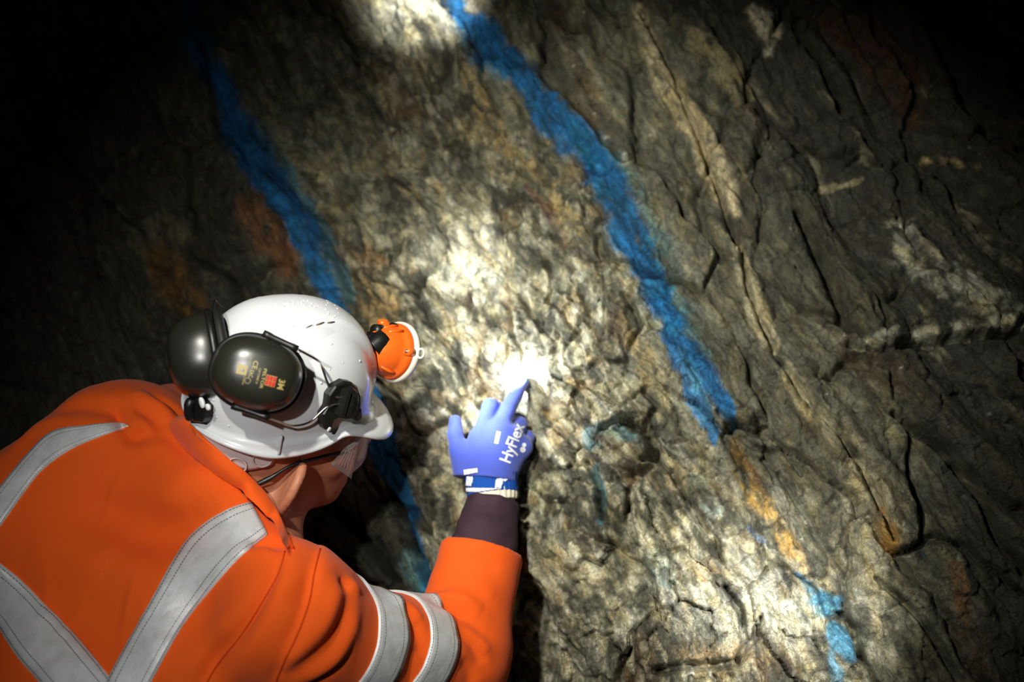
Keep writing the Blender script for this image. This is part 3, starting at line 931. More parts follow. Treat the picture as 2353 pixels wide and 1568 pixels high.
fj.cap(NB + 0.034 * TS - 0.02 * TB, HL(-0.02, 0, -0.06), 0.060, 0.07, k=0.006, sub=True)     # neck opening
fj.cap(NB + 0.02 * TS, P(720, 1178, 1.265), 0.054, 0.072, k=0.01, sub=True)
# cut the sleeves and the hem square (only near their own ends)
def local_cut(f, c, n, r):
    dd = (f.p - np.asarray(c, np.float32)) @ np.asarray(n, np.float32)
    rr = np.linalg.norm(f.p - np.asarray(c, np.float32), axis=-1)
    f.d = np.where((rr < r), np.maximum(f.d, dd), f.d)
fax = unit(CUFF - EL)
local_cut(fj, CUFF + 0.004 * fax, fax, 0.10)
local_cut(fj, LW, unit(LW - LE), 0.10)
fj.cut(MS - 0.66 * TS, -TS)
Vj, Qj = fj.mesh(3)
J0 = Surf(Vj, Qj)

FOLDS = [  # (pixel path on the cloth, half width in metres, height in metres, kind)
    # armhole pleat and seam of the near shoulder
    ([(654, 1272), (640, 1320), (600, 1390), (555, 1460), (500, 1530), (470, 1580)], 0.020, 0.012, 'step'),
    ([(736, 1262), (722, 1320), (712, 1380), (688, 1450), (650, 1530), (630, 1580)], 0.016, 0.008, 'step'),
    ([(648, 1300), (600, 1400), (545, 1490), (500, 1568)], 0.010, -0.010, 'g'),
    # sleeve folds fanning out of the armpit
    ([(640, 1560), (715, 1505), (775, 1440), (800, 1362)], 0.013, -0.009, 'g'),
    ([(655, 1520), (725, 1472), (762, 1405), (775, 1350)], 0.013, 0.009, 'g'),
    ([(700, 1560), (765, 1520), (803, 1460), (812, 1400)], 0.012, 0.008, 'g'),
    ([(690, 1585), (750, 1552), (790, 1510), (812, 1450)], 0.009, -0.005, 'g'),
    ([(800, 1345), (812, 1350), (822, 1362)], 0.010, 0.005, 'g'),
    ([(775, 1330), (790, 1345), (800, 1360)], 0.008, -0.008, 'g'),
    ([(700, 1330), (705, 1360), (690, 1400)], 0.022, -0.007, 'g'),
    # between and beyond the sleeve bands
    ([(925, 1385), (955, 1440), (975, 1510)], 0.009, -0.008, 'g'),
    ([(905, 1378), (940, 1400), (965, 1430)], 0.010, 0.008, 'g'),
    ([(955, 1480), (945, 1540), (930, 1580)], 0.012, -0.007, 'g'),
    ([(985, 1385), (1040, 1400), (1085, 1440), (1115, 1460)], 0.011, -0.009, 'g'),
    ([(1000, 1378), (1060, 1375), (1110, 1405)], 0.011, 0.009, 'g'),
    ([(1050, 1450), (1090, 1480), (1110, 1530)], 0.010, -0.008, 'g'),
    ([(1060, 1420), (1100, 1470), (1125, 1500)], 0.009, 0.007, 'g'),
    ([(1060, 1520), (1080, 1545), (1085, 1575)], 0.010, -0.007, 'g'),
    ([(1040, 1345), (1090, 1340), (1140, 1370)], 0.012, 0.004, 'g'),
    ([(1050, 1290), (1100, 1285), (1150, 1310)], 0.010, -0.003, 'g'),
    # back
    ([(235, 1172), (320, 1205), (380, 1216), (450, 1195), (515, 1160)], 0.034, -0.024, 'g'),
    ([(250, 1120), (340, 1150), (430, 1140)], 0.032, 0.012, 'g'),
    ([(90, 1400), (180, 1380), (280, 1390)], 0.042, -0.020, 'g'),
    ([(60, 1260), (140, 1270), (240, 1300)], 0.040, 0.010, 'g'),
    ([(130, 1440), (230, 1470), (330, 1440)], 0.032, -0.015, 'g'),
    ([(285, 1000), (310, 1003), (345, 988)], 0.012, -0.012, 'g'),
    ([(340, 985), (400, 1015), (460, 1065)], 0.012, -0.006, 'g'),
    ([(560, 1250), (620, 1245), (650, 1265)], 0.012, -0.010, 'g'),
    ([(545, 1275), (600, 1265), (645, 1280)], 0.012, 0.007, 'g'),
    ([(400, 1480), (440, 1420), (500, 1370)], 0.020, -0.005, 'g'),
    ([(430, 1560), (480, 1480), (530, 1420)], 0.016, 0.006, 'g'),
    # far shoulder and arm
    ([(120, 950), (190, 930), (260, 945), (290, 990)], 0.014, -0.010, 'g'),
    ([(262, 925), (272, 950), (280, 985)], 0.008, -0.012, 'g'),
    ([(300, 900), (340, 920), (390, 965)], 0.014, 0.008, 'g'),
    ([(310, 930), (350, 955), (380, 985)], 0.010, -0.010, 'g'),
    ([(30, 1040), (90, 985), (150, 950)], 0.014, 0.006, 'g'),
    ([(350, 905), (390, 930), (420, 960)], 0.010, -0.008, 'g'),
]
Nj = vnormals(Vj, Qj)
disp = np.zeros(len(Vj))
for pts, w, hgt, kind in FOLDS:
    q = spline(pts, 14)
    L = [J0.px(u, v)[0] for u, v in q]
    L = [x for x in L if x is not None]
    if len(L) < 3: continue
    L = np.array(L)
    m = (np.linalg.norm(Vj - L.mean(0), axis=1) < 0.35)
    pv = Vj[m]
    best = np.full(len(pv), 9.0); sd = np.zeros(len(pv)); tv = np.zeros(len(pv))
    for i in range(len(L) - 1):
        ab = L[i + 1] - L[i]
        t = np.clip(((pv - L[i]) @ ab) / max(ab @ ab, 1e-9), 0, 1)
        e = pv - L[i] - t[:, None] * ab
        d = np.linalg.norm(e, axis=1)
        c = d < best
        best[c] = d[c]; tv[c] = (i + t[c]) / (len(L) - 1)
        sd[c] = np.einsum('ij,ij->i', np.cross(np.broadcast_to(ab, e[c].shape), e[c]), Nj[m][c])
    fade = np.sin(np.pi * np.clip(tv, 0.02, 0.98)) ** 0.5
    if kind == 'step':
        sg = np.sign(sd) * best
        val = hgt * (0.5 + 0.5 * np.tanh(sg / 0.0045)) * np.exp(-(np.maximum(sg, 0) / (w * 1.8)) ** 2) * np.clip(fade * 1.4, 0, 1)
        val -= 0.4 * hgt * np.exp(-((sg + 0.006) / (w * 0.4)) ** 2) * fade
    else:
        val = hgt * np.exp(-(best / w) ** 2) * fade
    disp[m] += val
# gentle unevenness of heavy cloth
q2 = Vj @ np.array([TR, TS]).T
disp += 0.0050 * fbm(q2[:, 0] * 9, q2[:, 1] * 6, 3, 701) + 0.0015 * fbm(q2[:, 0] * 26, q2[:, 1] * 20, 3, 703)
Vj = Vj + disp[:, None] * Nj
Vj = relax(Vj, Qj, 1, 0.3)
JS = Surf(Vj, Qj)
jacket = mk('jacket', Vj, Qj, M_ORANGE, person)
jacket['label'] = 'orange high-visibility jacket with silver bands'

M_SEAM_SHADE = mat('orange_seam_shade', (0.55, 0.055, 0.004, 1), 0.85, spec=0.2)  # thread colour darkened to stand in for shade in the crevice
for path_ in ([(655, 1268), (640, 1320), (600, 1390), (555, 1460), (500, 1530), (470, 1580)], [(736, 1262), (722, 1320), (712, 1380), (688, 1450), (650, 1530), (630, 1580)]):
    q = [JS.px(u, v, 0.0002)[0] for u, v in spline(path_, 50)]
    q = np.array([x for x in q if x is not None])
    Vt, Ft = tube(q, 0.0011, 6)
    mk('seam', Vt, Ft, M_SEAM_SHADE, jacket)

# ------------------------------------------------------------------ silver tape
N = Nodes('silver_tape')
uvn = N.n('ShaderNodeUVMap', uv_map='tape')
sep = N.n('ShaderNodeSeparateXYZ'); N.l(uvn.outputs[0], sep.inputs[0])
def mth(op, a, b=None, c=None):
    nd = N.n('ShaderNodeMath', operation=op)
    for i, x in enumerate((a, b, c)):
        if x is None: continue
        if isinstance(x, (int, float)): nd.inputs[i].default_value = x
        else: N.l(x, nd.inputs[i])
    return nd.outputs[0]
ac = mth('ABSOLUTE', mth('SUBTRACT', sep.outputs[1], 0.5))             # 0 middle .. 0.5 edge
l1 = mth('LESS_THAN', mth('ABSOLUTE', mth('SUBTRACT', ac, 0.30)), 0.010)
l2 = mth('LESS_THAN', mth('ABSOLUTE', mth('SUBTRACT', ac, 0.455)), 0.010)
dash = mth('LESS_THAN', mth('FRACT', mth('MULTIPLY', sep.outputs[0], 300.0)), 0.72)
st = mth('MULTIPLY', mth('MAXIMUM', l1, l2), dash)
tcn = N.n('ShaderNodeTexCoord')
nz = N.n('ShaderNodeTexNoise', i_Scale=60.0, i_Detail=5.0, i_Roughness=0.65); N.l(tcn.outputs['Object'], nz.inputs['Vector'])
rmp = N.n('ShaderNodeMix', data_type='RGBA'); rmp.inputs[6].default_value = (0.74, 0.76, 0.77, 1); rmp.inputs[7].default_value = (0.58, 0.59, 0.58, 1)
mrt = N.n('ShaderNodeMapRange'); mrt.inputs[1].default_value = 0.4; mrt.inputs[2].default_value = 0.75
N.l(nz.outputs['Fac'], mrt.inputs[0]); N.l(mrt.outputs[0], rmp.inputs[0])
mx2 = N.n('ShaderNodeMix', data_type='RGBA'); mx2.inputs[7].default_value = (0.16, 0.16, 0.16, 1)
N.l(st, mx2.inputs[0]); N.l(rmp.outputs[2], mx2.inputs[6]); N.l(mx2.outputs[2], N.b.inputs['Base Color'])
N.b.inputs['Roughness'].default_value = 0.48; N.b.inputs['Metallic'].default_value = 0.15
bpt = N.n('ShaderNodeBump', i_Strength=0.35, i_Distance=0.003)
hgt = mth('SUBTRACT', nz.outputs['Fac'], mth('MULTIPLY', st, 0.5))
N.l(hgt, bpt.inputs['Height']); N.l(bpt.outputs[0], N.b.inputs['Normal'])
M_TAPE = N.m

def tape(G, parent, name='reflective_band', closed=False, label=None, wrinkle=0.0):
    """G: (n along, m across, 3) points on the cloth + normals array; a strip 2 mm thick"""
    Pn, Nn = G
    n, m = Pn.shape[:2]
    outer = (Pn + 0.0032 * Nn).reshape(-1, 3); inner = (Pn - 0.004 * Nn).reshape(-1, 3)
    V = np.vstack([outer, inner]); o = n * m
    F, UVs = [], []
    L = np.concatenate([[0], np.cumsum(np.linalg.norm(np.diff(Pn[:, m // 2], axis=0), axis=1))])
    nn = n if closed else n - 1
    for i in range(nn):
        i2 = (i + 1) % n
        l0 = L[i]; l1 = L[i] + np.linalg.norm(Pn[i2, m // 2] - Pn[i, m // 2])
        for j in range(m - 1):
            F.append((i * m + j, i * m + j + 1, i2 * m + j + 1, i2 * m + j))
            UVs += [(l0, j / (m - 1)), (l0, (j + 1) / (m - 1)), (l1, (j + 1) / (m - 1)), (l1, j / (m - 1))]
        for j in (0, m - 1):
            F.append((i * m + j, i2 * m + j, o + i2 * m + j, o + i * m + j)); UVs += [(l0, 0.0)] * 4
    if not closed:
        for i in (0, n - 1):
            for j in range(m - 1):
                F.append((i * m + j, i * m + j + 1, o + i * m + j + 1, o + i * m + j)); UVs += [(0, 0.0)] * 4
    ob = mk(name, V, F, M_TAPE, parent)
    me = ob.data
    uv = me.uv_layers.new(name='tape')
    lv = np.zeros(len(me.loops), np.int32); me.loops.foreach_get('vertex_index', lv)
    lt = np.zeros(len(me.polygons), np.int32); me.polygons.foreach_get('loop_total', lt)
    li = (lv % o) // m; lj = lv % m
    uu = L[li]
    first = np.repeat(np.cumsum(lt) - lt, lt)
    wrap_ = np.maximum.reduceat(li, np.cumsum(lt) - lt) - np.minimum.reduceat(li, np.cumsum(lt) - lt) > n // 2
    uu = np.where(np.repeat(wrap_, lt) & (li == 0), L[-1] + 0.004, uu)
    edge_ = np.repeat(np.maximum.reduceat((lv >= o).astype(int), np.cumsum(lt) - lt) > 0, lt)
    vv_ = np.where(edge_, 0.0, lj / (m - 1))
    uv.data.foreach_set('uv', np.column_stack([uu, vv_]).astype(np.float32).ravel())
    if label: ob['label'] = label
    return ob

def strip_px(edge_a, edge_b, n=60, m=9):
    """between two pixel edges, laid on the jacket"""
    A = spline(edge_a, n); B = spline(edge_b, n)
    Pn = np.zeros((n, m, 3)); Nn = np.zeros((n, m, 3)); ok = np.zeros((n, m), bool)
    for i in range(n):
        for j in range(m):
            t = j / (m - 1)
            p, nr = JS.px(*(A[i] * (1 - t) + B[i] * t))
            if p is not None:
                Pn[i, j], Nn[i, j] = p, nr; ok[i, j] = True
    g = ok.all(1)
    return Pn[g], Nn[g]

def ring(axis_o, axis_d, ex, ey, half, bow, n=84, m=7, reach=0.3, surf=None, slack=None, slack_top=None):
    """a band round a limb: rays from outside towards the axis"""
    surf = surf or JS
    rad_ = np.full((n, m), reach)
    Pn = np.zeros((n, m, 3)); Nn = np.zeros((n, m, 3)); ok = np.ones(n, bool)
    for i in range(n):
        a = 2 * math.pi * i / n
        d = math.cos(a) * ex + math.sin(a) * ey
        for j in range(m):
            s = half * (2 * j / (m - 1) - 1) + bow(a)
            c = axis_o + s * axis_d
            p, nr = surf.ray(c + reach * d, -d)
            if p is None or np.dot(p - c, d) < 0: ok[i] = False; continue
            Pn[i, j], Nn[i, j] = p, nr
            rad_[i, j] = np.linalg.norm(p - c)
    if slack:
        med = np.median(rad_)
        for i in range(n):
            a = 2 * math.pi * i / n
            d = math.cos(a) * ex + math.sin(a) * ey
            for j in range(m):
                r_ = np.clip(rad_[i, j], med * (1 - slack), slack_top or med * (1 + slack))
                if abs(r_ - rad_[i, j]) > 1e-6:
                    Pn[i, j] = axis_o + (half * (2 * j / (m - 1) - 1) + bow(a)) * axis_d + r_ * d; Nn[i, j] = d
        ok[:] = True
    return Pn, Nn, ok

# shoulder braces on the back
tape(strip_px([(225, 1610), (262, 1540), (340, 1398), (400, 1290), (450, 1222), (520, 1174), (590, 1153)],
              [(330, 1610), (352, 1560), (420, 1440), (490, 1350), (548, 1285), (590, 1250), (624, 1222)]), jacket, label='broad silver band up the near side of the back')
tape(strip_px([(-60, 1195), (0, 1123), (69, 1042), (124, 993), (200, 980), (286, 973)],
              [(-60, 1290), (0, 1212), (55, 1134), (100, 1079), (174, 1028), (296, 980)]), jacket, label='grey silver band over the far shoulder')
# waist band: a ring square to the spine
wc, _ = JS.px(100, 1480)
wc = MS + TS * np.dot(wc - MS, TS) - 0.02 * TB
Pn, Nn, ok = ring(wc, TS, TR, TB, 0.027, lambda a: 0.0, n=120, reach=0.262, slack=0.45, slack_top=0.228)
tape((Pn, Nn), jacket, closed=bool(ok.all()), label='silver band round the waist')
# sleeve bands
uax = unit(EL - RS)
ux, uy, _ = frame_of(uax)
def sleeve_band(u, v, lab, tilt, top):
    p, _ = JS.px(u, v)
    s = np.dot(p - RS, uax)
    front = p - (RS + s * uax)
    f = unit(front); g = np.cross(uax, f)
    c0 = RS + s * uax
    for _ in range(3):                                      # settle the axis in the middle of the sleeve
        hits = [JS.ray(c0 + 0.2 * d_, -d_)[0] for d_ in (f, g, -f, -g)]
        hits = [h_ for h_ in hits if h_ is not None and np.linalg.norm(h_ - c0) < 0.11]
        if len(hits) == 4: c0 = c0 + 0.5 * (np.mean(hits, 0) - c0); c0 = c0 - uax * np.dot(c0 - (RS + s * uax), uax)
    Pn, Nn, ok = ring(c0, uax, f, g, 0.0235, lambda a: tilt * (1 - math.cos(a)) * 0.5, n=110, m=9, reach=0.2, slack=0.15, slack_top=top or 0.09)
    tape((Pn, Nn), jacket, closed=True, label=lab)
sleeve_band(904, 1465, 'silver sleeve band nearer the shoulder', -0.02, 0.112)
sleeve_band(1022, 1465, 'silver sleeve band nearer the elbow', -0.03, None)

# ------------------------------------------------------------------ collar
top = np.array([(425, 958, 1.295), (470, 1006, 1.262), (520, 1050, 1.235), (570, 1090, 1.215), (612, 1134, 1.205), (642, 1182, 1.203), (661, 1226, 1.208), (676, 1264, 1.225),
                (672, 1262, 1.29), (640, 1190, 1.36), (560, 1080, 1.40), (470, 990, 1.385), (432, 960, 1.34), (425, 958, 1.295)])
bot = np.array([(391, 990, 1.30), (430, 1040, 1.25), (490, 1088, 1.215), (550, 1128, 1.195), (597, 1168, 1.185), (627, 1208, 1.187), (646, 1244, 1.20), (668, 1272, 1.22),
                (676, 1290, 1.29), (660, 1240, 1.37), (560, 1130, 1.42), (440, 1020, 1.41), (396, 985, 1.36), (391, 990, 1.30)])
tp = spline(np.array([P(*q) for q in top]), 90)
bt = spline(np.array([P(*q) for q in bot]), 90)
for i in range(len(bt)):
    if i < 50:
        u_, v_ = CX - FOC * bt[i][0] / bt[i][2], CY + FOC * bt[i][1] / bt[i][2]
        p, nr = JS.px(u_, v_, 0.004)
        if p is not None and abs(p[2] - bt[i][2]) < 0.06:
            bt[i] = p
for arr, lift in ((tp, 0.009), (bt, 0.006)):
    dz_ = np.zeros(len(arr))
    for i in range(52):
        u_, v_ = CX - FOC * arr[i][0] / arr[i][2], CY + FOC * arr[i][1] / arr[i][2]
        hits = [h_[0][2] for h_ in (HEAD.px(u_, v_), JS.px(u_, v_)) if h_[0] is not None]
        want = max(hits) + lift if hits else arr[i][2]
        dz_[i] = min(max(want - arr[i][2], 0.0), 0.09)
    for _ in range(30):
        dz_[1:-1] = np.maximum(dz_[1:-1], 0.5 * (dz_[:-2] + dz_[2:]) - 0.0008)
    for i in range(len(arr)):
        arr[i] = arr[i] * ((-arr[i][2] - dz_[i]) / -arr[i][2])
RR_o, RR_i = [], []
for t in np.linspace(0, 1, 9):
    c = bt * (1 - t) + tp * t
    bulge = 0.006 * math.sin(math.pi * t)
    outd = c - (NB + 0.02 * TS)
    outd /= np.linalg.norm(outd, axis=1)[:, None]
    RR_o.append(c + (bulge + 0.002) * outd); RR_i.append(c + (bulge - 0.003) * outd)
# rolled top edge
Vc, Fc = rings(RR_o + RR_i[::-1] + [RR_o[0]], closed=False)
collar = mk('collar', Vc, Fc, M_ORANGE, jacket)

# ------------------------------------------------------------------ plum inner sleeve, trousers, boots
fr_ax = unit(WR - EL)
s0, s1 = CUFF - 0.05 * fax, P(1131, 1152, 1.42)
path = spline(np.array([s0, CUFF + 0.01 * fax, P(1122, 1205, 1.405), s1]), 26)
rad = np.interp(np.linspace(0, 1, 26), [0, 0.4, 0.7, 1], [0.046, 0.0475, 0.043, 0.0365])
rad = rad + 0.0007 * np.sin(np.linspace(0, 14, 26))
Vt, Ft = tube(path, rad, 48, True, 0.92)
Vt = Vt + 0.0045 * np.stack([fbm(Vt[:, 0] * 40, Vt[:, 1] * 40, 2, 801), fbm(Vt[:, 0] * 40, Vt[:, 1] * 40, 2, 803), fbm(Vt[:, 1] * 40, Vt[:, 2] * 40, 2, 805)], 1)
isl = mk('inner_sleeve', Vt, Ft, M_PURPLE, person)
isl['label'] = 'dark plum inner sleeve'
Vt, Ft = tube(spline(np.array([LW - 0.03 * unit(LW - LE), LW + 0.05 * unit(LW - LE)]), 8), 0.044, 32)
mk('inner_sleeve', Vt, Ft, M_PURPLE, person)['label'] = 'dark plum inner sleeve'

hw = W(hip)
ft = Field(np.array((hw[0] - 0.35, hw[1] - 0.40, 0.03)), np.array((hw[0] + 0.40, hw[1] + 0.40, hw[2] + 0.22)), 0.011)
rw = W(hip + TR) - hw; rw[2] = 0; rw = unit(rw); fw = np.array((-rw[1], rw[0], 0.0))
ft.cap(hw + 0.06 * rw + (0, 0, 0.02), hw - 0.06 * rw + (0, 0, 0.02), 0.125, k=0.05)
ft.cap(hw, hw + 0.10 * (W(hip + TS) - hw), 0.13, k=0.05)
for s, st_ in ((1, 0.10), (-1, -0.16)):
    hp = hw + s * 0.09 * rw; kn = hw + s * 0.12 * rw + fw * (st_ * 0.6 + 0.05); kn[2] = 0.48
    an = hw + s * 0.13 * rw + fw * (st_ - 0.06); an[2] = 0.10
    ft.cap(hp, kn, 0.100, 0.075, k=0.03); ft.cap(kn, an, 0.075, 0.068, k=0.02)
Vt, Qt = ft.mesh(2)
mk('trousers', Vt, Qt, M_ORANGE, person, True, 'world')
for s, st_ in ((1, 0.10), (-1, -0.16)):
    an = hw + s * 0.13 * rw + fw * (st_ - 0.06); an[2] = 0.0
    fbt = Field(an + (-0.22, -0.22, -0.012), an + (0.22, 0.22, 0.24), 0.007)
    fbt.cap(an + (0, 0, 0.20), an + (0, 0, 0.06), 0.058, 0.050, k=0.02)
    fbt.cap(an - 0.03 * fw + (0, 0, 0.045), an + 0.14 * fw + (0, 0, 0.035), 0.048, 0.045, k=0.03)
    fbt.cap(an - 0.04 * fw + (0, 0, 0.012), an + 0.15 * fw + (0, 0, 0.012), 0.052, 0.050, k=0.005)
    fbt.cut(an, (0, 0, -1)); 
    Vt, Qt = fbt.mesh(1)
    mk('boot', Vt, Qt, M_BOOT, person, True, 'world')
# ------------------------------------------------------------------ hard hat
M_WHITE = mat('white_shell', srgb(208, 211, 215), 0.22, spec=0.5, var=0.25, var_scale=26, color2=srgb(192, 194, 195), rough_var=0.08, coat=0.3)
M_BLACK = mat('black_plastic', srgb(22, 22, 21), 0.38, spec=0.5, var=0.4, var_scale=50, rough_var=0.1)
M_CUP = mat('cup_gloss', srgb(34, 35, 29), 0.30, spec=0.6, rough_var=0.06, var_scale=60)
M_RUBBER = mat('cushion_black', srgb(24, 23, 22), 0.6, bump=0.2)
M_STEEL = mat('steel_wire', (0.62, 0.60, 0.57, 1), 0.25, metal=1.0)
M_GOLD = mat('gold_print', srgb(158, 142, 84), 0.5)
M_RED = mat('red_print', srgb(176, 42, 22), 0.5)
M_HARN = mat('harness_plastic', srgb(212, 196, 196), 0.4, spec=0.5, trans=0.15, bump=0.3, bump_scale=300)
M_LAMP = mat('orange_plastic', (0.80, 0.125, 0.012, 1), 0.22, spec=0.5, coat=0.3)
M_RIM = mat('ivory_rim', srgb(236, 232, 216), 0.35)
M_LENS = mat('lamp_lens', (1.0, 0.97, 0.9, 1), 0.2, emit=6.0)
M_DROP = mat('water', srgb(214, 216, 218), 0.04, spec=0.6, coat=0.6)
M_SLOT = mat('slot_dark', srgb(104, 92, 80), 0.8)

NPH = 144
PH = np.linspace(0, 2 * np.pi, NPH, endpoint=False)
def hat_base(ph):
    """plan of the dome"""
    c, s = np.cos(ph), np.sin(ph)
    a = np.where(c > 0, 0.117, 0.108); b = 0.094
    p = 2.25
    r = (np.abs(c / a) ** p + np.abs(s / b) ** p) ** (-1 / p)
    return r * c, r * s
def hat_rows():
    bx, by = hat_base(PH)
    c = np.cos(PH)
    front = sstep(0.45, 1.0, c)
    ext = 0.002 + 0.003 * sstep(-0.2, -1.0, c) + 0.026 * front
    side = np.exp(-((np.abs(np.angle(np.exp(1j * PH))) - 1.95) / 0.75) ** 2)
    drop = -0.004 * side - 0.024 * front + 0.012 * sstep(-0.3, -0.95, c) + 0.012 * np.exp(-((np.abs(np.angle(np.exp(1j * PH))) - 0.90) / 0.35) ** 2)
    rows = []
    Hh = 0.147; u0 = 0.028
    for al in np.linspace(0.0, 1.0, 30) ** 0.9 * (math.pi / 2):
        rho = math.sin(al) ** 0.87
        z = u0 + (Hh - u0) * math.cos(al) ** 0.86 if al < math.pi / 2 - 1e-6 else u0
        f, r = rho * bx, rho * by
        # raised crown ridge running fore and aft, and shallow side ridges
        w = 0.040 - 0.010 * (f / 0.12)
        rid = (1 - sstep(w - 0.006, w + 0.004, np.abs(r))) * sstep(-0.105, -0.02, f) * sstep(0.010, 0.05, np.full_like(f, z))
        z2 = z + 0.0080 * rid
        g = 1 + 0.05 * rid
        rows.append(np.column_stack([f * g, r, np.full(NPH, 0) + z2]))
    nrm = np.column_stack([bx / 0.119 ** 2, by / 0.094 ** 2]); nrm /= np.linalg.norm(nrm, axis=1)[:, None]
    def row(out, z):
        return np.column_stack([bx + out * nrm[:, 0], by + out * nrm[:, 1], z])
    rows.append(row(0.0006 + 0 * ext, 0.0220 + drop * 0.1))
    rows.append(row(0.0030 + 0 * ext, 0.0200 + drop * 0.2))
    rows.append(row(0.0036 + 0.1 * ext, 0.0160 + drop * 0.4))
    rows.append(row(0.0040 + 0.3 * ext, 0.0120 + drop * 0.6 + 0.004 * front))
    rows.append(row(0.0045 + 0.6 * ext, 0.0100 + drop * 0.8 + 0.006 * front))
    rows.append(row(0.0050 + 0.9 * ext, 0.0080 + drop + 0.003 * front))
    rows.append(row(0.0052 + 1.0 * ext, 0.0060 + drop))
    rows.append(row(0.0046 + 1.0 * ext, 0.0035 + drop))
    rows.append(row(0.0020 + 0.9 * ext, 0.0040 + drop))
    rows.append(row(0.0010 + 0.5 * ext, 0.0060 + drop * 0.9))
    rows.append(row(-0.001 + 0 * ext, 0.0100 + drop * 0.6))
    rows.append(row(-0.003 + 0 * ext, 0.0240 + 0 * drop))
    for al in (1.2, 0.9, 0.6, 0.3):
        rows.append(np.column_stack([math.sin(al) * bx * 0.965, math.sin(al) * by * 0.965, np.full(NPH, u0 + 0.130 * math.cos(al))]))
    return rows
def hat_place(V):
    return HC + V[:, :1] * HF + V[:, 1:2] * HR + V[:, 2:3] * HU
rows = hat_rows()
Vh, Fh = rings(rows, True)
Vh = hat_place(Vh)
Qh = np.array([f for f in Fh])
HAT = Surf(Vh, Qh[:NPH * 38])
hat = empty('hard_hat', HL(0, 0, -0.02))
tag(hat, 'white hard hat with a short peak, wet with drops, on the worker', 'hard hat')
shell = mk('shell', Vh, Fh, M_WHITE, hat)

def on_hat(u, v, off=0.0):
    p, n = HAT.px(u, v, off)
    if p is None:
        p, n = HAT.near(P(u, v, 1.25), off)
    return p, n

# vent slots beside the crown ridge
for (u, v, du, dv) in ((708, 752, 9, -5), (735, 744, 9, -3), (760, 741, 8, -1)):
    p0, n = on_hat(u - du, v - dv, 0.0005); p1, _ = on_hat(u + du, v + dv, 0.0005)
    Vt, Ft = tube(np.array([p0, (p0 + p1) / 2, p1]), [0.0006, 0.0010, 0.0006], 8)
    mk('vent_slot', Vt, Ft, M_SLOT, shell)
# small tab on the skirt
p, n = on_hat(643, 1022, 0.0)
x, y, z = frame_of(n, (0.1, 1, 0))
Vt, Ft = slab_from_outline([(-0.0015, -0.012), (0.0015, -0.012), (0.0015, 0.012), (-0.0015, 0.012)], -0.002, 0.003, 0.0006)
mk('skirt_tab', place(Vt, p, x, y, z), Ft, M_WHITE, shell)
# drops of water: too small to count
rg = np.random.RandomState(5)
parts_ = []
for i in range(110):
    if i < 50:
        q = np.array([(650 + 130 * rg.rand()), 0]); q[1] = 684 + 0.0011 * (q[0] - 720) ** 2 + 40 * rg.rand() ** 2 + 6
    else:
        q = np.array([480 + 380 * rg.rand(), 700 + 300 * rg.rand()])
    p, n = HAT.px(q[0], q[1])
    if p is None: continue
    r = 0.0008 + 0.0012 * rg.rand() ** 2
    x, y, z = frame_of(n)
    RR = [p + r * (math.cos(a) * (np.cos(t) * x + np.sin(t) * y) + 0.55 * math.sin(a) * z)
          for a in (0, 0.5, 1.0, 1.45) for t in [0]]
    RR = [np.array([p + r * (math.cos(a) * (math.cos(t) * x + math.sin(t) * y) + 0.55 * math.sin(a) * z) for t in np.linspace(0, 2 * math.pi, 8, endpoint=False)]) for a in (0, 0.5, 1.0, 1.45)]
    parts_.append(rings(RR, True, True, True))
Vt, Ft = join(parts_)
mk('water_drops', Vt, Ft, M_DROP, shell)['kind'] = 'stuff'

# harness strap at the nape
ta = spline([(448, 960), (480, 985), (530, 1020), (580, 1035), (628, 1046)], 24)
tb = spline([(462, 998), (492, 1040), (535, 1068), (572, 1077), (624, 1062)], 24)
G = []
for k_ in np.linspace(0, 1, 6):
    line = []
    for a, b in zip(ta, tb):
        q = a * (1 - k_) + b * k_
        p, n = HEAD.px(q[0], q[1], 0.006)
        if p is None: p = P(q[0], q[1], 1.24)
        line.append(p)
    G.append(np.array(line))
# smooth the depth so that the strap is one even band
G = np.array(G)
for _ in range(6):
    G[:, 1:-1] = 0.5 * G[:, 1:-1] + 0.25 * (G[:, :-2] + G[:, 2:])
back = G + np.array((0.001, 0.002, -0.0025))
Vt, Ft = rings(list(G) + list(back[::-1]) + [G[0]], closed=False)
strap = mk('harness_strap', Vt, Ft, M_HARN, hat)
strap['label'] = 'translucent pale nape strap of the harness'
for (u, v) in ((548, 1062), (602, 1048)):
    p, n = HEAD.px(u, v, 0.0075)
    x, y, z = frame_of(n)
    Vt, Ft = tube(np.array([p + 0.011 * (math.cos(t) * x + math.sin(t) * y) for t in np.linspace(0, 2 * math.pi, 25)]), 0.0012, 6, False)
    mk('strap_button', Vt, Ft, M_HARN, strap)

# a plate whose outline is given on the photograph, standing on the hat at (u, v)
def plate(outline, uv, thick, base_off=0.0, bevel=0.0015, tilt=None):
    p, n = on_hat(*uv)
    if tilt is not None: n = unit(n + np.asarray(tilt))
    x, y, z = frame_of(n)
    pts = []
    for (u, v) in outline:
        r = P(u, v, 1.0)
        t = np.dot(p + base_off * n, n) / np.dot(r, n)
        q = r * t - p
        pts.append((np.dot(q, x), np.dot(q, y)))
    Vt, Ft = slab_from_outline(pts, base_off - 0.006, base_off + thick, bevel)
    return place(Vt, p, x, y, z), Ft, (p, x, y, z)

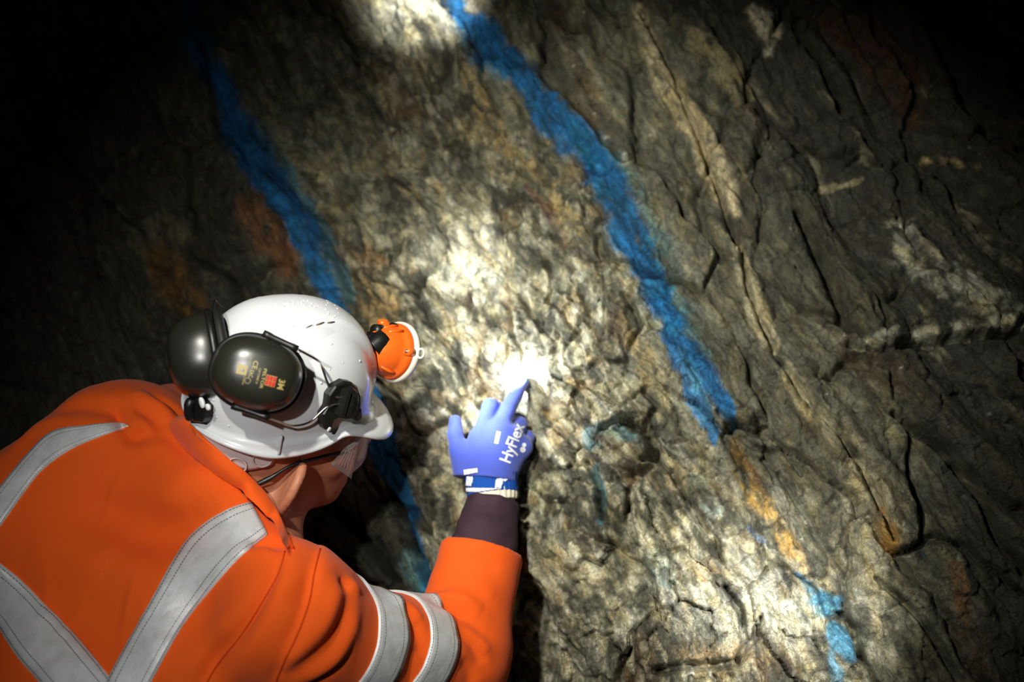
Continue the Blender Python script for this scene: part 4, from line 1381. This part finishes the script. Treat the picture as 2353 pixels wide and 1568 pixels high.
# rear clip with two holes
Vt, Ft, fr_ = plate([(448, 912), (462, 905), (474, 910), (490, 932), (487, 958), (482, 968), (462, 966), (445, 960), (440, 935)], (466, 935), 0.012, 0.0, 0.002, (-0.3, 0, 0.5))
clip = mk('rear_clip', Vt, Ft, M_BLACK, hat, False)
clip['label'] = 'black cable clip at the back'
Vt, Ft = tube(spline(np.array([P(443, 918, 1.168), P(436, 930, 1.166), P(434, 948, 1.168), P(440, 964, 1.172)]), 12), [0.004, 0.006, 0.0065, 0.0065, 0.0065, 0.006, 0.006, 0.006, 0.006, 0.006, 0.006, 0.004], 12)
mk('clip_roller', Vt, Ft, M_BLACK, clip)
for (u, v, ra, rb, an) in ((463, 926, 0.0042, 0.0066, 0.3), (477, 936, 0.0036, 0.0042, 0.9)):
    p, x, y, z = fr_
    r = P(u, v, 1.0)
    pp = r * (np.dot(p + 0.0124 * z, z) / np.dot(r, z))
    t = np.linspace(0, 2 * math.pi, 20, endpoint=False)
    o2 = np.column_stack([ra * np.cos(t), rb * np.sin(t)])
    o2 = o2 @ np.array([[math.cos(an), math.sin(an)], [-math.sin(an), math.cos(an)]])
    Vt, Ft = slab_from_outline(o2, -0.002, 0.0008, 0.0005)
    mk('clip_window', place(Vt, pp, x, y, z), Ft, M_PRINT, clip)

# ------------------------------------------------------------------ ear defenders, swung back on the hat
def text_mesh(body, size, bold=0.0):
    cu = bpy.data.curves.new('lettering', 'FONT')
    cu.body = body; cu.size = 1.0; cu.align_x = 'CENTER'; cu.align_y = 'CENTER'; cu.offset = bold
    cu.resolution_u = 3
    ob = bpy.data.objects.new('lettering', cu)
    COL.objects.link(ob)
    me = ob.evaluated_get(bpy.context.evaluated_depsgraph_get()).to_mesh()
    bm = bmesh.new(); bm.from_mesh(me)
    bmesh.ops.triangulate(bm, faces=bm.faces)
    for _ in range(3):
        bmesh.ops.subdivide_edges(bm, edges=[e for e in bm.edges if e.calc_length() > 0.16], cuts=1)
        bmesh.ops.triangulate(bm, faces=bm.faces)
    bm.verts.index_update()
    V = size * np.array([v.co[:2] for v in bm.verts]); F = [tuple(v.index for v in f.verts) for f in bm.faces]
    bm.free()
    bpy.data.objects.remove(ob); bpy.data.curves.remove(cu)
    return V, F

def cup_parts(c, n, ex, ra, rb, height):
    """ellipse-like cup: base centre c, axis n, long axis ex; returns functions of the outer face"""
    n = unit(n); ex = unit(ex - n * np.dot(ex, n)); ey = np.cross(n, ex)
    t = np.linspace(0, 2 * math.pi, 96, endpoint=False)
    p = 2.35
    rr = (np.abs(np.cos(t) / ra) ** p + np.abs(np.sin(t) / rb) ** p) ** (-1 / p)
    ox, oy = rr * np.cos(t), rr * np.sin(t)
    def at(sc, z, add=0.0):
        k_ = sc + add / np.sqrt(ox ** 2 + oy ** 2)
        return c + (k_ * ox)[:, None] * ex + (k_ * oy)[:, None] * ey + z * n
    return at, ex, ey, n

CUP_PROF = [(0.985, 0.0), (1.0, 0.10), (0.995, 0.22), (0.975, 0.36), (0.93, 0.52), (0.86, 0.68), (0.76, 0.81), (0.62, 0.905), (0.45, 0.96), (0.27, 0.99), (0.10, 1.0)]

def ear_cup(root, c, n, ex, ra=0.0500, rb=0.0412, height=0.038):
    at, ex, ey, n = cup_parts(c, n, ex, ra, rb, height)
    RR = [at(s, z * height) for s, z in CUP_PROF]
    # a flat bevel down one long flank
    Vt, Ft = rings(RR, True, True, True)
    cup = mk('cup', Vt, Ft, M_CUP, root)
    Vr, Fr = rings([at(0.97, 0.004), at(1.0, 0.0035, 0.0022), at(1.0, 0.001, 0.0038), at(1.0, -0.0025, 0.0038), at(1.0, -0.005, 0.002), at(0.94, -0.005)], True, True, True)
    mk('cup_rim', Vr, Fr, M_BLACK, cup)
    Vr, Fr = rings([at(0.94, -0.004), at(0.97, -0.006), at(1.0, -0.009, 0.001), at(1.0, -0.012, 0.0015), at(0.97, -0.015), at(0.9, -0.017), at(0.6, -0.017)], True, True, True)
    mk('cushion', Vr, Fr, M_RUBBER, root)
    return cup, Surf(Vt, [f for f in Ft]), ex, ey, n

ed = empty('ear_defender', HL(-0.06, 0.10, 0.06))
tag(ed, 'black ear defender cup with gold lettering on the near side of the hard hat', 'ear defender', 'ear defenders on the hard hat')
cn = unit((0.20, 0.06, 0.97)); cex = np.array((0.955, -0.30, 0.0))
d_hat = -on_hat(592, 862)[0][2]
CUPC = P(592, 859, d_hat - 0.019)
cup, CS, cex, cey, cn = ear_cup(ed, CUPC, cn, cex)

def stamp(body_or_mesh, u, v, size, read, material, name, surf, parent, bold=0.0, sx=1.0, off=0.0004):
    """flat print laid on a surface: centred on pixel (u, v), reading along the pixel direction read"""
    V2, F2 = text_mesh(body_or_mesh, size, bold) if isinstance(body_or_mesh, str) else body_or_mesh
    r = unit((read[0], -read[1], 0.0)); up = np.array((-r[1], r[0], 0.0))
    p0, n0 = surf.px(u, v)
    if p0 is None: return None
    d = -p0[2]
    out = []
    for a, b in V2:
        q = p0 + r * a * sx + up * b
        h_, n_ = surf.px(CX + FOC * q[0] / d, CY - FOC * q[1] / d, off)
        out.append(h_ if h_ is not None else q + np.array((0, 0, off)))
    return mk(name, np.array(out), F2, material, parent, False)

def ellipse_mesh(rx, ry, k_=20):
    t = np.linspace(0, 2 * math.pi, k_, endpoint=False)
    return np.column_stack([rx * np.cos(t), ry * np.sin(t)]), [tuple(range(k_))]
def grid_rect(w, h, n=6, m=6, rnd_=0.0):
    xs = np.linspace(-w / 2, w / 2, n); ys = np.linspace(-h / 2, h / 2, m)
    V = np.array([(x, y) for y in ys for x in xs])
    return V, [(j * n + i, j * n + i + 1, (j + 1) * n + i + 1, (j + 1) * n + i) for j in range(m - 1) for i in range(n - 1)]
RD = (-0.24, 0.97)                                    # the lettering reads down the cup
stamp('3M', 645, 884, 0.0098, RD, M_GOLD, 'lettering', CS, cup, 0.03, 0.95)
stamp('PELTOR', 604.5, 870, 0.0049, RD, M_GOLD, 'lettering', CS, cup, 0.02, 1.30)
stamp('OPTIME II', 593.5, 864, 0.0036, RD, M_GOLD, 'lettering', CS, cup, 0.01, 1.15)
stamp('CE', 586, 839, 0.0078, RD, M_GOLD, 'lettering', CS, cup, 0.02, 1.0)
stamp('EAC', 577, 859, 0.0062, RD, M_GOLD, 'lettering', CS, cup, 0.02, 0.75)
stamp('EN 352-3', 575, 831, 0.0030, RD, M_GOLD, 'lettering', CS, cup, 0.01, 0.75)
stamp('MADE IN SWEDEN', 561, 869, 0.0024, RD, M_GOLD, 'lettering', CS, cup, 0.01, 0.75)
stamp(grid_rect(0.0105, 0.0115), 556, 850, 0, RD, M_GOLD, 'print_block', CS, cup)
stamp(grid_rect(0.0030, 0.0040), 557, 851, 0, RD, M_CUP, 'print_block', CS, cup, off=0.0007)
# red emblem: a square split by gold lines
stamp(grid_rect(0.0120, 0.0116), 622, 876, 0, RD, M_GOLD, 'emblem', CS, cup, off=0.0004)
for a in (-1, 0, 1):
    for b in (-1, 1):
        stamp(grid_rect(0.0053, 0.0033, 3, 3), 622 + (-0.24 * b * 0.0029 + 0.97 * a * 0.0038) * 2060, 876 + (0.97 * b * 0.0029 + 0.24 * a * 0.0038) * 2060, 0, RD, M_RED, 'emblem', CS, cup, off=0.0007)
t_ = np.linspace(0, 2 * math.pi, 21)
rv = np.vstack([np.column_stack([0.0034 * np.cos(t_), 0.0034 * np.sin(t_)]), np.column_stack([0.0028 * np.cos(t_), 0.0028 * np.sin(t_)])])
stamp((rv, [(i, i + 1, 22 + i, 21 + i) for i in range(20)]), 569, 875, 0, RD, M_GOLD, 'print_ring', CS, cup)

# sleeves, wire and bracket of the near cup
def sleeve_tube(a, b, r, root):
    Vt, Ft = tube(np.linspace(a, b, 8), np.array([r * 1.18, r * 1.18, r, r, r, r, r * 1.12, r * 1.12]), 14)
    mk('wire_sleeve', Vt, Ft, M_BLACK, root)
dz = -CUPC[2]
sA0, sA1 = P(605, 766, dz - 0.012), P(684, 803, dz - 0.008)
sB0, sB1 = P(533, 932, dz - 0.012), P(618, 961, dz - 0.008)
sleeve_tube(sA0, sA1, 0.0036, ed); sleeve_tube(sB0, sB1, 0.0038, ed)
for (u, v) in ((617, 778), (558, 934)):
    Vt, Ft = tube(np.array([P(u, v, dz - 0.004), P(u + (6 if v < 800 else 8), v + (12 if v < 800 else -12), dz + 0.002)]), 0.0045, 12)
    mk('hinge_pin', Vt, Ft, M_BLACK, ed)
mp, mn = on_hat(783, 925)
w1 = spline(np.array([sA1, P(731, 829, dz + 0.010), P(738, 840, -mp[2] - 0.030), P(757, 893, -mp[2] - 0.020), P(772, 912, -mp[2] - 0.018), P(793, 914, -mp[2] - 0.014)]), 40)
Vt, Ft = tube(w1, 0.0014, 8); mk('wire', Vt, Ft, M_STEEL, ed)
w2 = spline(np.array([sB1, P(640, 969, dz + 0.006), P(672, 979, -mp[2] - 0.045), P(712, 970, -mp[2] - 0.030), P(752, 936, -mp[2] - 0.022), P(785, 929, -mp[2] - 0.014)]), 40)
Vt, Ft = tube(w2, 0.0014, 8); mk('wire', Vt, Ft, M_STEEL, ed)
Vt, Ft, _ = plate([(737, 976), (736, 950), (746, 930), (750, 905), (765, 884), (785, 873), (803, 876), (817, 888), (824, 906), (825, 922), (821, 948), (812, 958), (790, 962), (770, 959), (758, 966), (752, 984), (742, 985)],
                  (783, 925), 0.006, 0.002, 0.002)
br = mk('bracket', Vt, Ft, M_BLACK, ed, False)
br['label'] = 'black slotted bracket'
Vt, Ft, _ = plate([(774, 948), (785, 889), (800, 884), (812, 893), (815, 915), (808, 946), (795, 955)], (783, 925), 0.011, 0.004, 0.003)
mk('bracket_block', Vt, Ft, M_BLACK, br, False)
for ol in ([(768, 950), (786, 892), (793, 893), (778, 951)], [(782, 950), (797, 899), (802, 902), (790, 951)]):
    Vt, Ft, _ = plate(ol, (783, 925), 0.0128, 0.008, 0.0008)
    mk('bracket_rib', Vt, Ft, M_BLACK, br, False)
p, n = on_hat(746, 976, 0.0115); x, y, z = frame_of(n)
V2, F2 = ellipse_mesh(0.0026, 0.0032)
Vt, Ft = slab_from_outline(V2, -0.001, 0.0006, 0.0003)
mk('bracket_hole', place(Vt, p, x, y, z), Ft, M_PRINT, br)
Vt, Ft, _ = plate([(808, 955), (822, 935), (825, 952), (820, 962), (812, 964)], (808, 945), 0.007, 0.002, 0.002)
mk('bracket_latch', Vt, Ft, M_BLACK, br, False)

# far ear defender, seen edge-on behind the hat
ed2 = empty('ear_defender', HL(-0.06, -0.10, 0.06))
tag(ed2, 'black ear defender cup seen edge-on behind the hard hat, wet with drops', 'ear defender', 'ear defenders on the hard hat')
c2 = P(492, 816, 1.180)
n2_ = unit((-0.93, -0.16, 0.30))
cup2, CS2, ex2, ey2, n2_ = ear_cup(ed2, c2, n2_, np.array((0.10, 0.95, -0.25)), 0.0515, 0.046, 0.052)
sd0, sd1 = P(470, 742, 1.25), P(505, 738, 1.30)
Vt, Ft = tube(np.array([P(484, 742, 1.185), P(490, 715, 1.21), P(494, 690, 1.24)]), 0.0014, 8); mk('wire', Vt, Ft, M_STEEL, ed2)
Vt, Ft = tube(spline(np.array([P(494, 690, 1.24), P(510, 706, 1.27), P(532, 714, 1.31), P(560, 705, 1.36)]), 14), 0.0012, 8); mk('wire', Vt, Ft, M_STEEL, ed2)
Vt, Ft = tube(spline(np.array([P(494, 737, 1.20), P(525, 728, 1.26), P(560, 712, 1.34)]), 14), 0.0015, 8); mk('wire', Vt, Ft, M_STEEL, ed2)
Vt, Ft = tube(np.linspace(P(468, 756, 1.160), P(486, 742, 1.180), 5), [0.006, 0.006, 0.0055, 0.005, 0.005], 12); mk('hinge_pin', Vt, Ft, M_BLACK, ed2)
# its bracket on the far side of the hat
bm_ = hat_place(np.array([(-0.02, -0.112, 0.050)]))[0]
bx_, by_, bz_ = HF, HU, -HR
Vt, Ft = slab_from_outline([(-0.030, -0.02), (0.022, -0.024), (0.034, 0.0), (0.026, 0.03), (0.0, 0.044), (-0.026, 0.028)], -0.020, 0.012, 0.003)
mk('bracket', place(Vt, bm_, bx_, by_, bz_), Ft, M_BLACK, ed2)

# ------------------------------------------------------------------ headlamp on the front of the hat
hl = empty('headlamp', HL(0.118, 0, 0.06))
tag(hl, 'orange cap lamp with an ivory rim on the front of the hard hat', 'headlamp')
LC = P(908, 809, 1.320)
TIP = P(1200, 872, 1.515)
la = unit(TIP - LC)
lx, ly, lz = frame_of(la)
t = np.linspace(0, 2 * math.pi, 64, endpoint=False)
def lrow(r, z, ecc=1.0):
    return LC + (r * np.cos(t))[:, None] * lx + (r * ecc * np.sin(t))[:, None] * ly + z * la
Vt, Ft = rings([lrow(0.034, 0.004), lrow(0.0375, 0.003), lrow(0.0380, -0.004), lrow(0.0370, -0.010), lrow(0.0335, -0.0115), lrow(0.0325, -0.018), lrow(0.029, -0.030), lrow(0.022, -0.040),
                lrow(0.013, -0.046), lrow(0.004, -0.047)], True, False, True)
body = mk('housing', Vt, Ft, M_LAMP, hl)
Vt, Ft = rings([lrow(0.0385, -0.002), lrow(0.0408, 0.000), lrow(0.0412, 0.004), lrow(0.0405, 0.008), lrow(0.037, 0.009), lrow(0.034, 0.008), lrow(0.034, 0.002), lrow(0.0385, -0.002)], True)
mk('rim', Vt, Ft, M_RIM, hl)
Vt, Ft = rings([lrow(0.0342, 0.006), lrow(0.025, 0.008), lrow(0.012, 0.009), lrow(0.002, 0.0095)], True, False, True)
mk('lens', Vt, Ft, M_LENS, hl)
lu = unit(P(962, 816, 1.32) - LC); lu = unit(lu - la * np.dot(lu, la)); lv = np.cross(la, lu)
tt_ = np.linspace(0, 2 * math.pi, 25)
Vt, Ft = tube(np.array([LC + (0.045 + 0.006 * math.cos(a)) * lu + 0.006 * math.sin(a) * lv + 0.004 * la for a in tt_]), 0.0016, 8, False)
mk('rim_eye', Vt, Ft, M_RIM, hl)
Vt, Ft = tube(np.array([LC + 0.0355 * lu - 0.013 * la, LC + 0.0355 * lu - 0.002 * la]), [0.0058, 0.0062], 20)
boss = mk('screw_boss', Vt, Ft, M_LAMP, body)
Vt, Ft = tube(np.array([LC + 0.0355 * lu - 0.0138 * la, LC + 0.0355 * lu - 0.012 * la]), 0.0028, 14)
mk('screw', Vt, Ft, M_STEEL, body)
# upper lug, ribs on the housing
for a0 in (1.9, 2.3, 4.2, 5.3):
    dv_ = math.cos(a0) * lx + math.sin(a0) * ly
    Vt, Ft = tube(np.array([LC + 0.0345 * dv_ - 0.011 * la, LC + 0.033 * dv_ - 0.020 * la, LC + 0.028 * dv_ - 0.033 * la]), [0.002, 0.0022, 0.0012], 8)
    mk('rib', Vt, Ft, M_LAMP, body)
pu = unit(P(868, 742, 1.32) - LC); pu = unit(pu - la * np.dot(pu, la))
Vt, Ft = tube(np.array([LC + 0.034 * pu - 0.004 * la, LC + 0.041 * pu - 0.010 * la, LC + 0.040 * pu - 0.018 * la]), [0.006, 0.007, 0.005], 12)
mk('lug', Vt, Ft, M_LAMP, body)
Vt, Ft = slab_from_outline(np.column_stack([0.0075 * np.cos(tt_[:-1]), 0.003 * np.sin(tt_[:-1])]), -0.001, 0.002, 0.0008)
sv = unit(P(915, 760, 1.32) - LC); sv = unit(sv - la * np.dot(sv, la))
mk('slot', place(Vt, LC + 0.0345 * sv - 0.0118 * la, unit(np.cross(sv, la)), sv, -la), Ft, M_BLACK, body)
# knuckle and foot joining the lamp to the hat
k0 = P(878, 782, 1.288); k1 = P(856, 800, 1.283)
Vt, Ft = tube(spline(np.array([LC - 0.036 * la + 0.006 * ly, k0, k1]), 10), np.linspace(0.0125, 0.0145, 10), 20)
mk('knuckle', Vt, Ft, M_BLACK, hl)
Vt, Ft = tube(np.array([k0 + 0.010 * lx + 0.012 * ly - 0.006 * la, k0 + 0.012 * lx + 0.014 * ly + 0.006 * la]), [0.008, 0.008], 16)
mk('pivot_cap', Vt, Ft, M_BLACK, hl)
Vt, Ft = tube(np.array([P(862, 772, 1.295), P(852, 792, 1.290)]), [0.011, 0.013], 18)
mk('foot', Vt, Ft, M_BLACK, hl)  # an orange foot coloured black, its shade put into the colour
# its own light
ld = bpy.data.lights.new('headlamp_beam', 'SPOT')
bpy.data.lights.remove(ld)
for nm_, en_, sp_ in (('headlamp_flood', 10, 90), ('headlamp_core', 270, 15)):
    ld = bpy.data.lights.new(nm_, 'SPOT')
    ld.energy = en_; ld.spot_size = math.radians(sp_); ld.spot_blend = 1.0; ld.shadow_soft_size = 0.010; ld.color = (0.97, 0.99, 1.0)
    lo = bpy.data.objects.new(nm_, ld); COL.objects.link(lo)
    lo.parent = hl
    lw = Vector(W(LC + 0.014 * la)); tw = Vector(W(P(1196, 862, 1.515)))
    lo.location = lw - Vector(ORIGIN[hl.name]); lo.rotation_euler = (tw - lw).to_track_quat('-Z', 'Y').to_euler()

# ------------------------------------------------------------------ safety glasses
M_CLEAR = mat('clear_plastic', (0.80, 0.74, 0.70, 1), 0.08, spec=0.8)
_t = M_CLEAR.node_tree
_mx = _t.nodes.new('ShaderNodeMixShader'); _tr = _t.nodes.new('ShaderNodeBsdfTransparent'); _fr = _t.nodes.new('ShaderNodeLayerWeight'); _mr = _t.nodes.new('ShaderNodeMapRange')
_tr.inputs[0].default_value = (0.97, 0.95, 0.93, 1); _fr.inputs[0].default_value = 0.35
_mr.inputs[3].default_value = 0.10; _mr.inputs[4].default_value = 0.75
_t.links.new(_fr.outputs['Facing'], _mr.inputs[0]); _t.links.new(_mr.outputs[0], _mx.inputs[0])
_t.links.new(_tr.outputs[0], _mx.inputs[1]); _t.links.new(_t.nodes['Principled BSDF'].outputs[0], _mx.inputs[2])
_t.links.new(_mx.outputs[0], _t.nodes['Material Output'].inputs['Surface'])
gl = empty('safety_glasses', HL(0.10, 0, -0.04))
tag(gl, 'clear safety glasses with a black temple arm, worn under the hard hat', 'glasses')
for s in (1, -1):
    Vt, Ft = tube(spline(np.array([HL(-0.050, s * 0.082, -0.046), HL(-0.034, s * 0.084, -0.038), HL(-0.010, s * 0.085, -0.024), HL(0.030, s * 0.083, -0.020), HL(0.066, s * 0.076, -0.024)]), 26),
                  np.interp(np.linspace(0, 1, 26), [0, 0.12, 0.3, 0.7, 1], [0.0030, 0.0036, 0.0020, 0.0022, 0.0024]), 10, True, 0.75)
    mk('temple', Vt, Ft, M_BLACK, gl)
# one wrapped lens, clear side shields
def wrap(rad_f, rad_r, cz, a0, a1, n, ulo, uhi, off=0.0, sh=0.0):
    aa = np.linspace(a0, a1, n)
    G = []
    for w_ in np.linspace(0, 1, 6):
        G.append(np.array([HL(cz + (rad_f + off) * math.cos(a), (rad_r + off) * math.sin(a), ulo(a) * (1 - w_) + uhi(a) * w_) for a in aa]))
    return G
ulo = lambda a: -0.074 + 0.010 * math.cos(a) ** 2 - 0.004 * math.cos(3 * a); uhi = lambda a: -0.010 - 0.004 * math.sin(a) ** 2
Gi = wrap(0.083, 0.074, 0.038, -1.15, 1.15, 60, ulo, uhi); Go = wrap(0.083, 0.074, 0.038, -1.15, 1.15, 60, ulo, uhi, 0.0022)
def shellify(Go, Gi):
    n = len(Go[0])
    Vt, F = [], []
    A, B = np.array(Go), np.array(Gi)
    r, c = A.shape[:2]
    Vt = np.vstack([A.reshape(-1, 3), B.reshape(-1, 3)]); o = r * c
    for i in range(r - 1):
        for j in range(c - 1):
            F.append((i * c + j, i * c + j + 1, (i + 1) * c + j + 1, (i + 1) * c + j))
            F.append((o + i * c + j, o + (i + 1) * c + j, o + (i + 1) * c + j + 1, o + i * c + j + 1))
    for i in range(r - 1):
        for j in (0, c - 1):
            F.append((i * c + j, (i + 1) * c + j, o + (i + 1) * c + j, o + i * c + j))
    for j in range(c - 1):
        for i in (0, r - 1):
            F.append((i * c + j, i * c + j + 1, o + i * c + j + 1, o + i * c + j))
    return Vt, F
Vt, Ft = shellify(Go, Gi)
mk('lens', Vt, Ft, M_CLEAR, gl)
for s in (1, -1):
    qa = [HL(0.060, s * 0.079, -0.016), HL(0.082, s * 0.072, -0.008), HL(0.078, s * 0.070, -0.072), HL(0.044, s * 0.079, -0.036)]
    def sq(o_):
        return [np.linspace(qa[3] * (1 - w_) + qa[0] * w_, qa[2] * (1 - w_) + qa[1] * w_, 8) + o_ * s * HR for w_ in np.linspace(0, 1, 5)]
    Vt, Ft = shellify(sq(0.0018), sq(0.0))
    sh = mk('side_shield', Vt, Ft, M_CLEAR, gl)
    for i in range(4):
        a = qa[3] * (0.75 - 0.14 * i) + qa[2] * (0.25 + 0.14 * i); b = qa[0] * (0.75 - 0.14 * i) + qa[1] * (0.25 + 0.14 * i)
        Vt, Ft = tube(np.array([a * 0.85 + b * 0.15 + 0.0024 * s * HR, a * 0.15 + b * 0.85 + 0.0024 * s * HR]), 0.0008, 6)
        mk('shield_rib', Vt, Ft, M_CLEAR, sh)
    Vt, Ft = tube(np.array([HL(0.066, s * 0.077, -0.018), HL(0.078, s * 0.071, -0.014)]), [0.004, 0.0045], 10)
    mk('hinge', Vt, Ft, M_CLEAR, gl)

# ------------------------------------------------------------------ gloves
K = dict(
    wrist=P(1128, 1118, 1.432), iK=P(1103, 1008, 1.452), mK=P(1146, 992, 1.450), rK=P(1178, 1003, 1.456), lK=P(1200, 1028, 1.465),
    tC=P(1078, 1088, 1.442), tM=P(1054, 1032, 1.458), tI=P(1046, 1000, 1.466), tT=P(1046, 968, 1.474),
    iP=P(1127, 934, 1.462), iD=P(1140, 940, 1.484), iT=P(1143, 958, 1.496),
    mP=P(1166, 943, 1.464), mD=P(1186, 905, 1.485), mT=P(1202, 878, 1.506),
    rP=P(1194, 976, 1.482), rD=P(1186, 980, 1.497), rT=P(1176, 990, 1.495),
    lP=P(1212, 1006, 1.490), lD=P(1204, 1008, 1.500), lT=P(1192, 1016, 1.494))
def glove_field(K, h=0.0017):
    pts = np.array(list(K.values()))
    f = Field(pts.min(0) - 0.045, pts.max(0) + 0.045, h)
    f.cap(K['wrist'], K['mK'], 0.027, 0.015, k=0.02)
    for n_, r0, r1 in (('iK', 0.024, 0.0145), ('mK', 0.024, 0.0145), ('rK', 0.023, 0.0140), ('lK', 0.023, 0.0130)):
        f.cap(K['wrist'], K[n_], r0, r1, k=0.018)
    f.cap(K['iK'], K['lK'], 0.0145, 0.013, k=0.012)
    f.cap(K['wrist'] * 0.45 + K['iK'] * 0.55, K['tC'], 0.017, 0.017, k=0.02)
    f.cap(K['wrist'], K['tC'], 0.024, 0.018, k=0.02)
    f.cap(K['tC'], K['tM'], 0.017, 0.0135, k=0.012); f.cap(K['tM'], K['tI'], 0.0125, 0.0115, k=0.006); f.cap(K['tI'], K['tT'], 0.0115, 0.0092, k=0.004)
    f.cap(K['tM'] * 0.6 + K['tC'] * 0.4, K['iK'] * 0.7 + K['wrist'] * 0.3, 0.011, 0.012, k=0.020)
    for a, r in (('i', 0.0122), ('m', 0.0120), ('r', 0.0115), ('l', 0.0105)):
        f.cap(K[a + 'K'], K[a + 'P'], r * 1.08, r, k=0.006); f.cap(K[a + 'P'], K[a + 'D'], r, r * 0.88, k=0.003); f.cap(K[a + 'D'], K[a + 'T'], r * 0.88, r * 0.72, k=0.003)
    return f
gf = glove_field(K)
gax = unit(K['wrist'] - (K['mK'] + K['iK'] + K['rK']) / 3)
gf.cut(P(1131, 1104, 1.434), gax)
Vg, Qg = gf.mesh(2)
GS = Surf(Vg, Qg)
glove = mk('glove', Vg, Qg, M_BLUE, person)
glove['label'] = 'bright blue knitted glove with white print, one finger pointing'

# knitted cuff: a ribbed tube
cpath = spline(np.array([P(1128, 1084, 1.438), P(1129, 1100, 1.436), P(1131, 1120, 1.432), P(1133, 1138, 1.428), P(1134, 1150, 1.426)]), 30)
ct = np.linspace(0, 1, 30)
crad = np.interp(ct, [0, 0.1, 0.5, 0.85, 1], [0.0360, 0.0385, 0.0365, 0.0365, 0.0350])
Vt, Ft = tube(cpath[:24], crad[:24], 96, True, 0.78, hint=(0, 0, 1))
ang = np.tile(np.arange(96) * 2 * np.pi / 96, 24)
cen = np.repeat(cpath[:24], 96, 0)
Vt = cen + (Vt - cen) * (1 + 0.022 * np.cos(ang * 32))[:, None]
cuffk = mk('cuff', Vt, Ft, M_BLUE2, glove)
CF = Surf(Vt, [f for f in Ft if len(f) == 4])
Vt, Ft = tube(cpath[20:], crad[20:] * 0.965, 96, True, 0.78, hint=(0, 0, 1))
m_ = len(cpath[20:])
ang = np.tile(np.arange(96) * 2 * np.pi / 96, m_); cen = np.repeat(cpath[20:], 96, 0)
Vt = cen + (Vt - cen) * (1 + 0.03 * np.cos(ang * 24))[:, None]
mk('cuff_edge', Vt, Ft, M_CREAM, glove)
# white print
HY = (0.36, -0.93)
stamp('HyFlex', 1177, 1020, 0.0235, HY, M_PRINT, 'lettering', GS, glove, 0.022, 0.88, 0.0008)
stamp(grid_rect(0.0175, 0.0058, 6, 3), 1143, 1006, 0, (0.22, -0.97), M_PRINT, 'print_bar', GS, glove)
stamp(ellipse_mesh(0.0042, 0.0042, 16), 1201, 1034, 0, HY, M_PRINT, 'print_mark', GS, glove)
stamp(ellipse_mesh(0.0030, 0.0030, 16), 1204, 1023, 0, HY, M_PRINT, 'print_mark', GS, glove)
ALL = Surf(*join([(Vg, Qg), (Vt, Ft)]))
def cuff_stamp(w, h, u, v, rd):
    stamp(grid_rect(w, h, 16, 6), u, v, 0, rd, M_PRINT, 'print_bar', CF if CF.px(u, v)[0] is not None else GS, glove, off=0.0022)
cuff_stamp(0.0195, 0.0062, 1083, 1084, (0.98, -0.12))
cuff_stamp(0.0085, 0.0135, 1080, 1106, (1.0, 0.1))
cuff_stamp(0.048, 0.0055, 1112, 1127, (1.0, 0.02))
cuff_stamp(0.0085, 0.016, 1146, 1114, (1.0, 0.1))
cuff_stamp(0.0105, 0.0070, 1156, 1099, (0.85, 0.45))

# the other glove: mirrored, flat on the rock behind the head
wx_, kx_ = K['wrist'], K['mK']
gy_ = unit(kx_ - wx_); gxr = unit((K['iK'] - K['lK']) - gy_ * np.dot(K['iK'] - K['lK'], gy_)); gz_ = np.cross(gxr, gy_)
L_w = LW + 0.075 * unit(LW - LE)
ly_ = unit((0.10, 0.95, -0.12)); lx_ = unit(np.cross(ly_, unit((-0.1, 0.15, 0.95)))); lz_ = np.cross(lx_, ly_)
q_ = Vg - wx_
Vl = L_w + (q_ @ gxr)[:, None] * (-lx_) + (q_ @ gy_)[:, None] * ly_ + (q_ @ gz_)[:, None] * lz_
g2 = mk('glove', Vl, Qg[:, ::-1].copy(), M_BLUE, person)
g2['label'] = 'blue knitted glove on the hand behind the head'
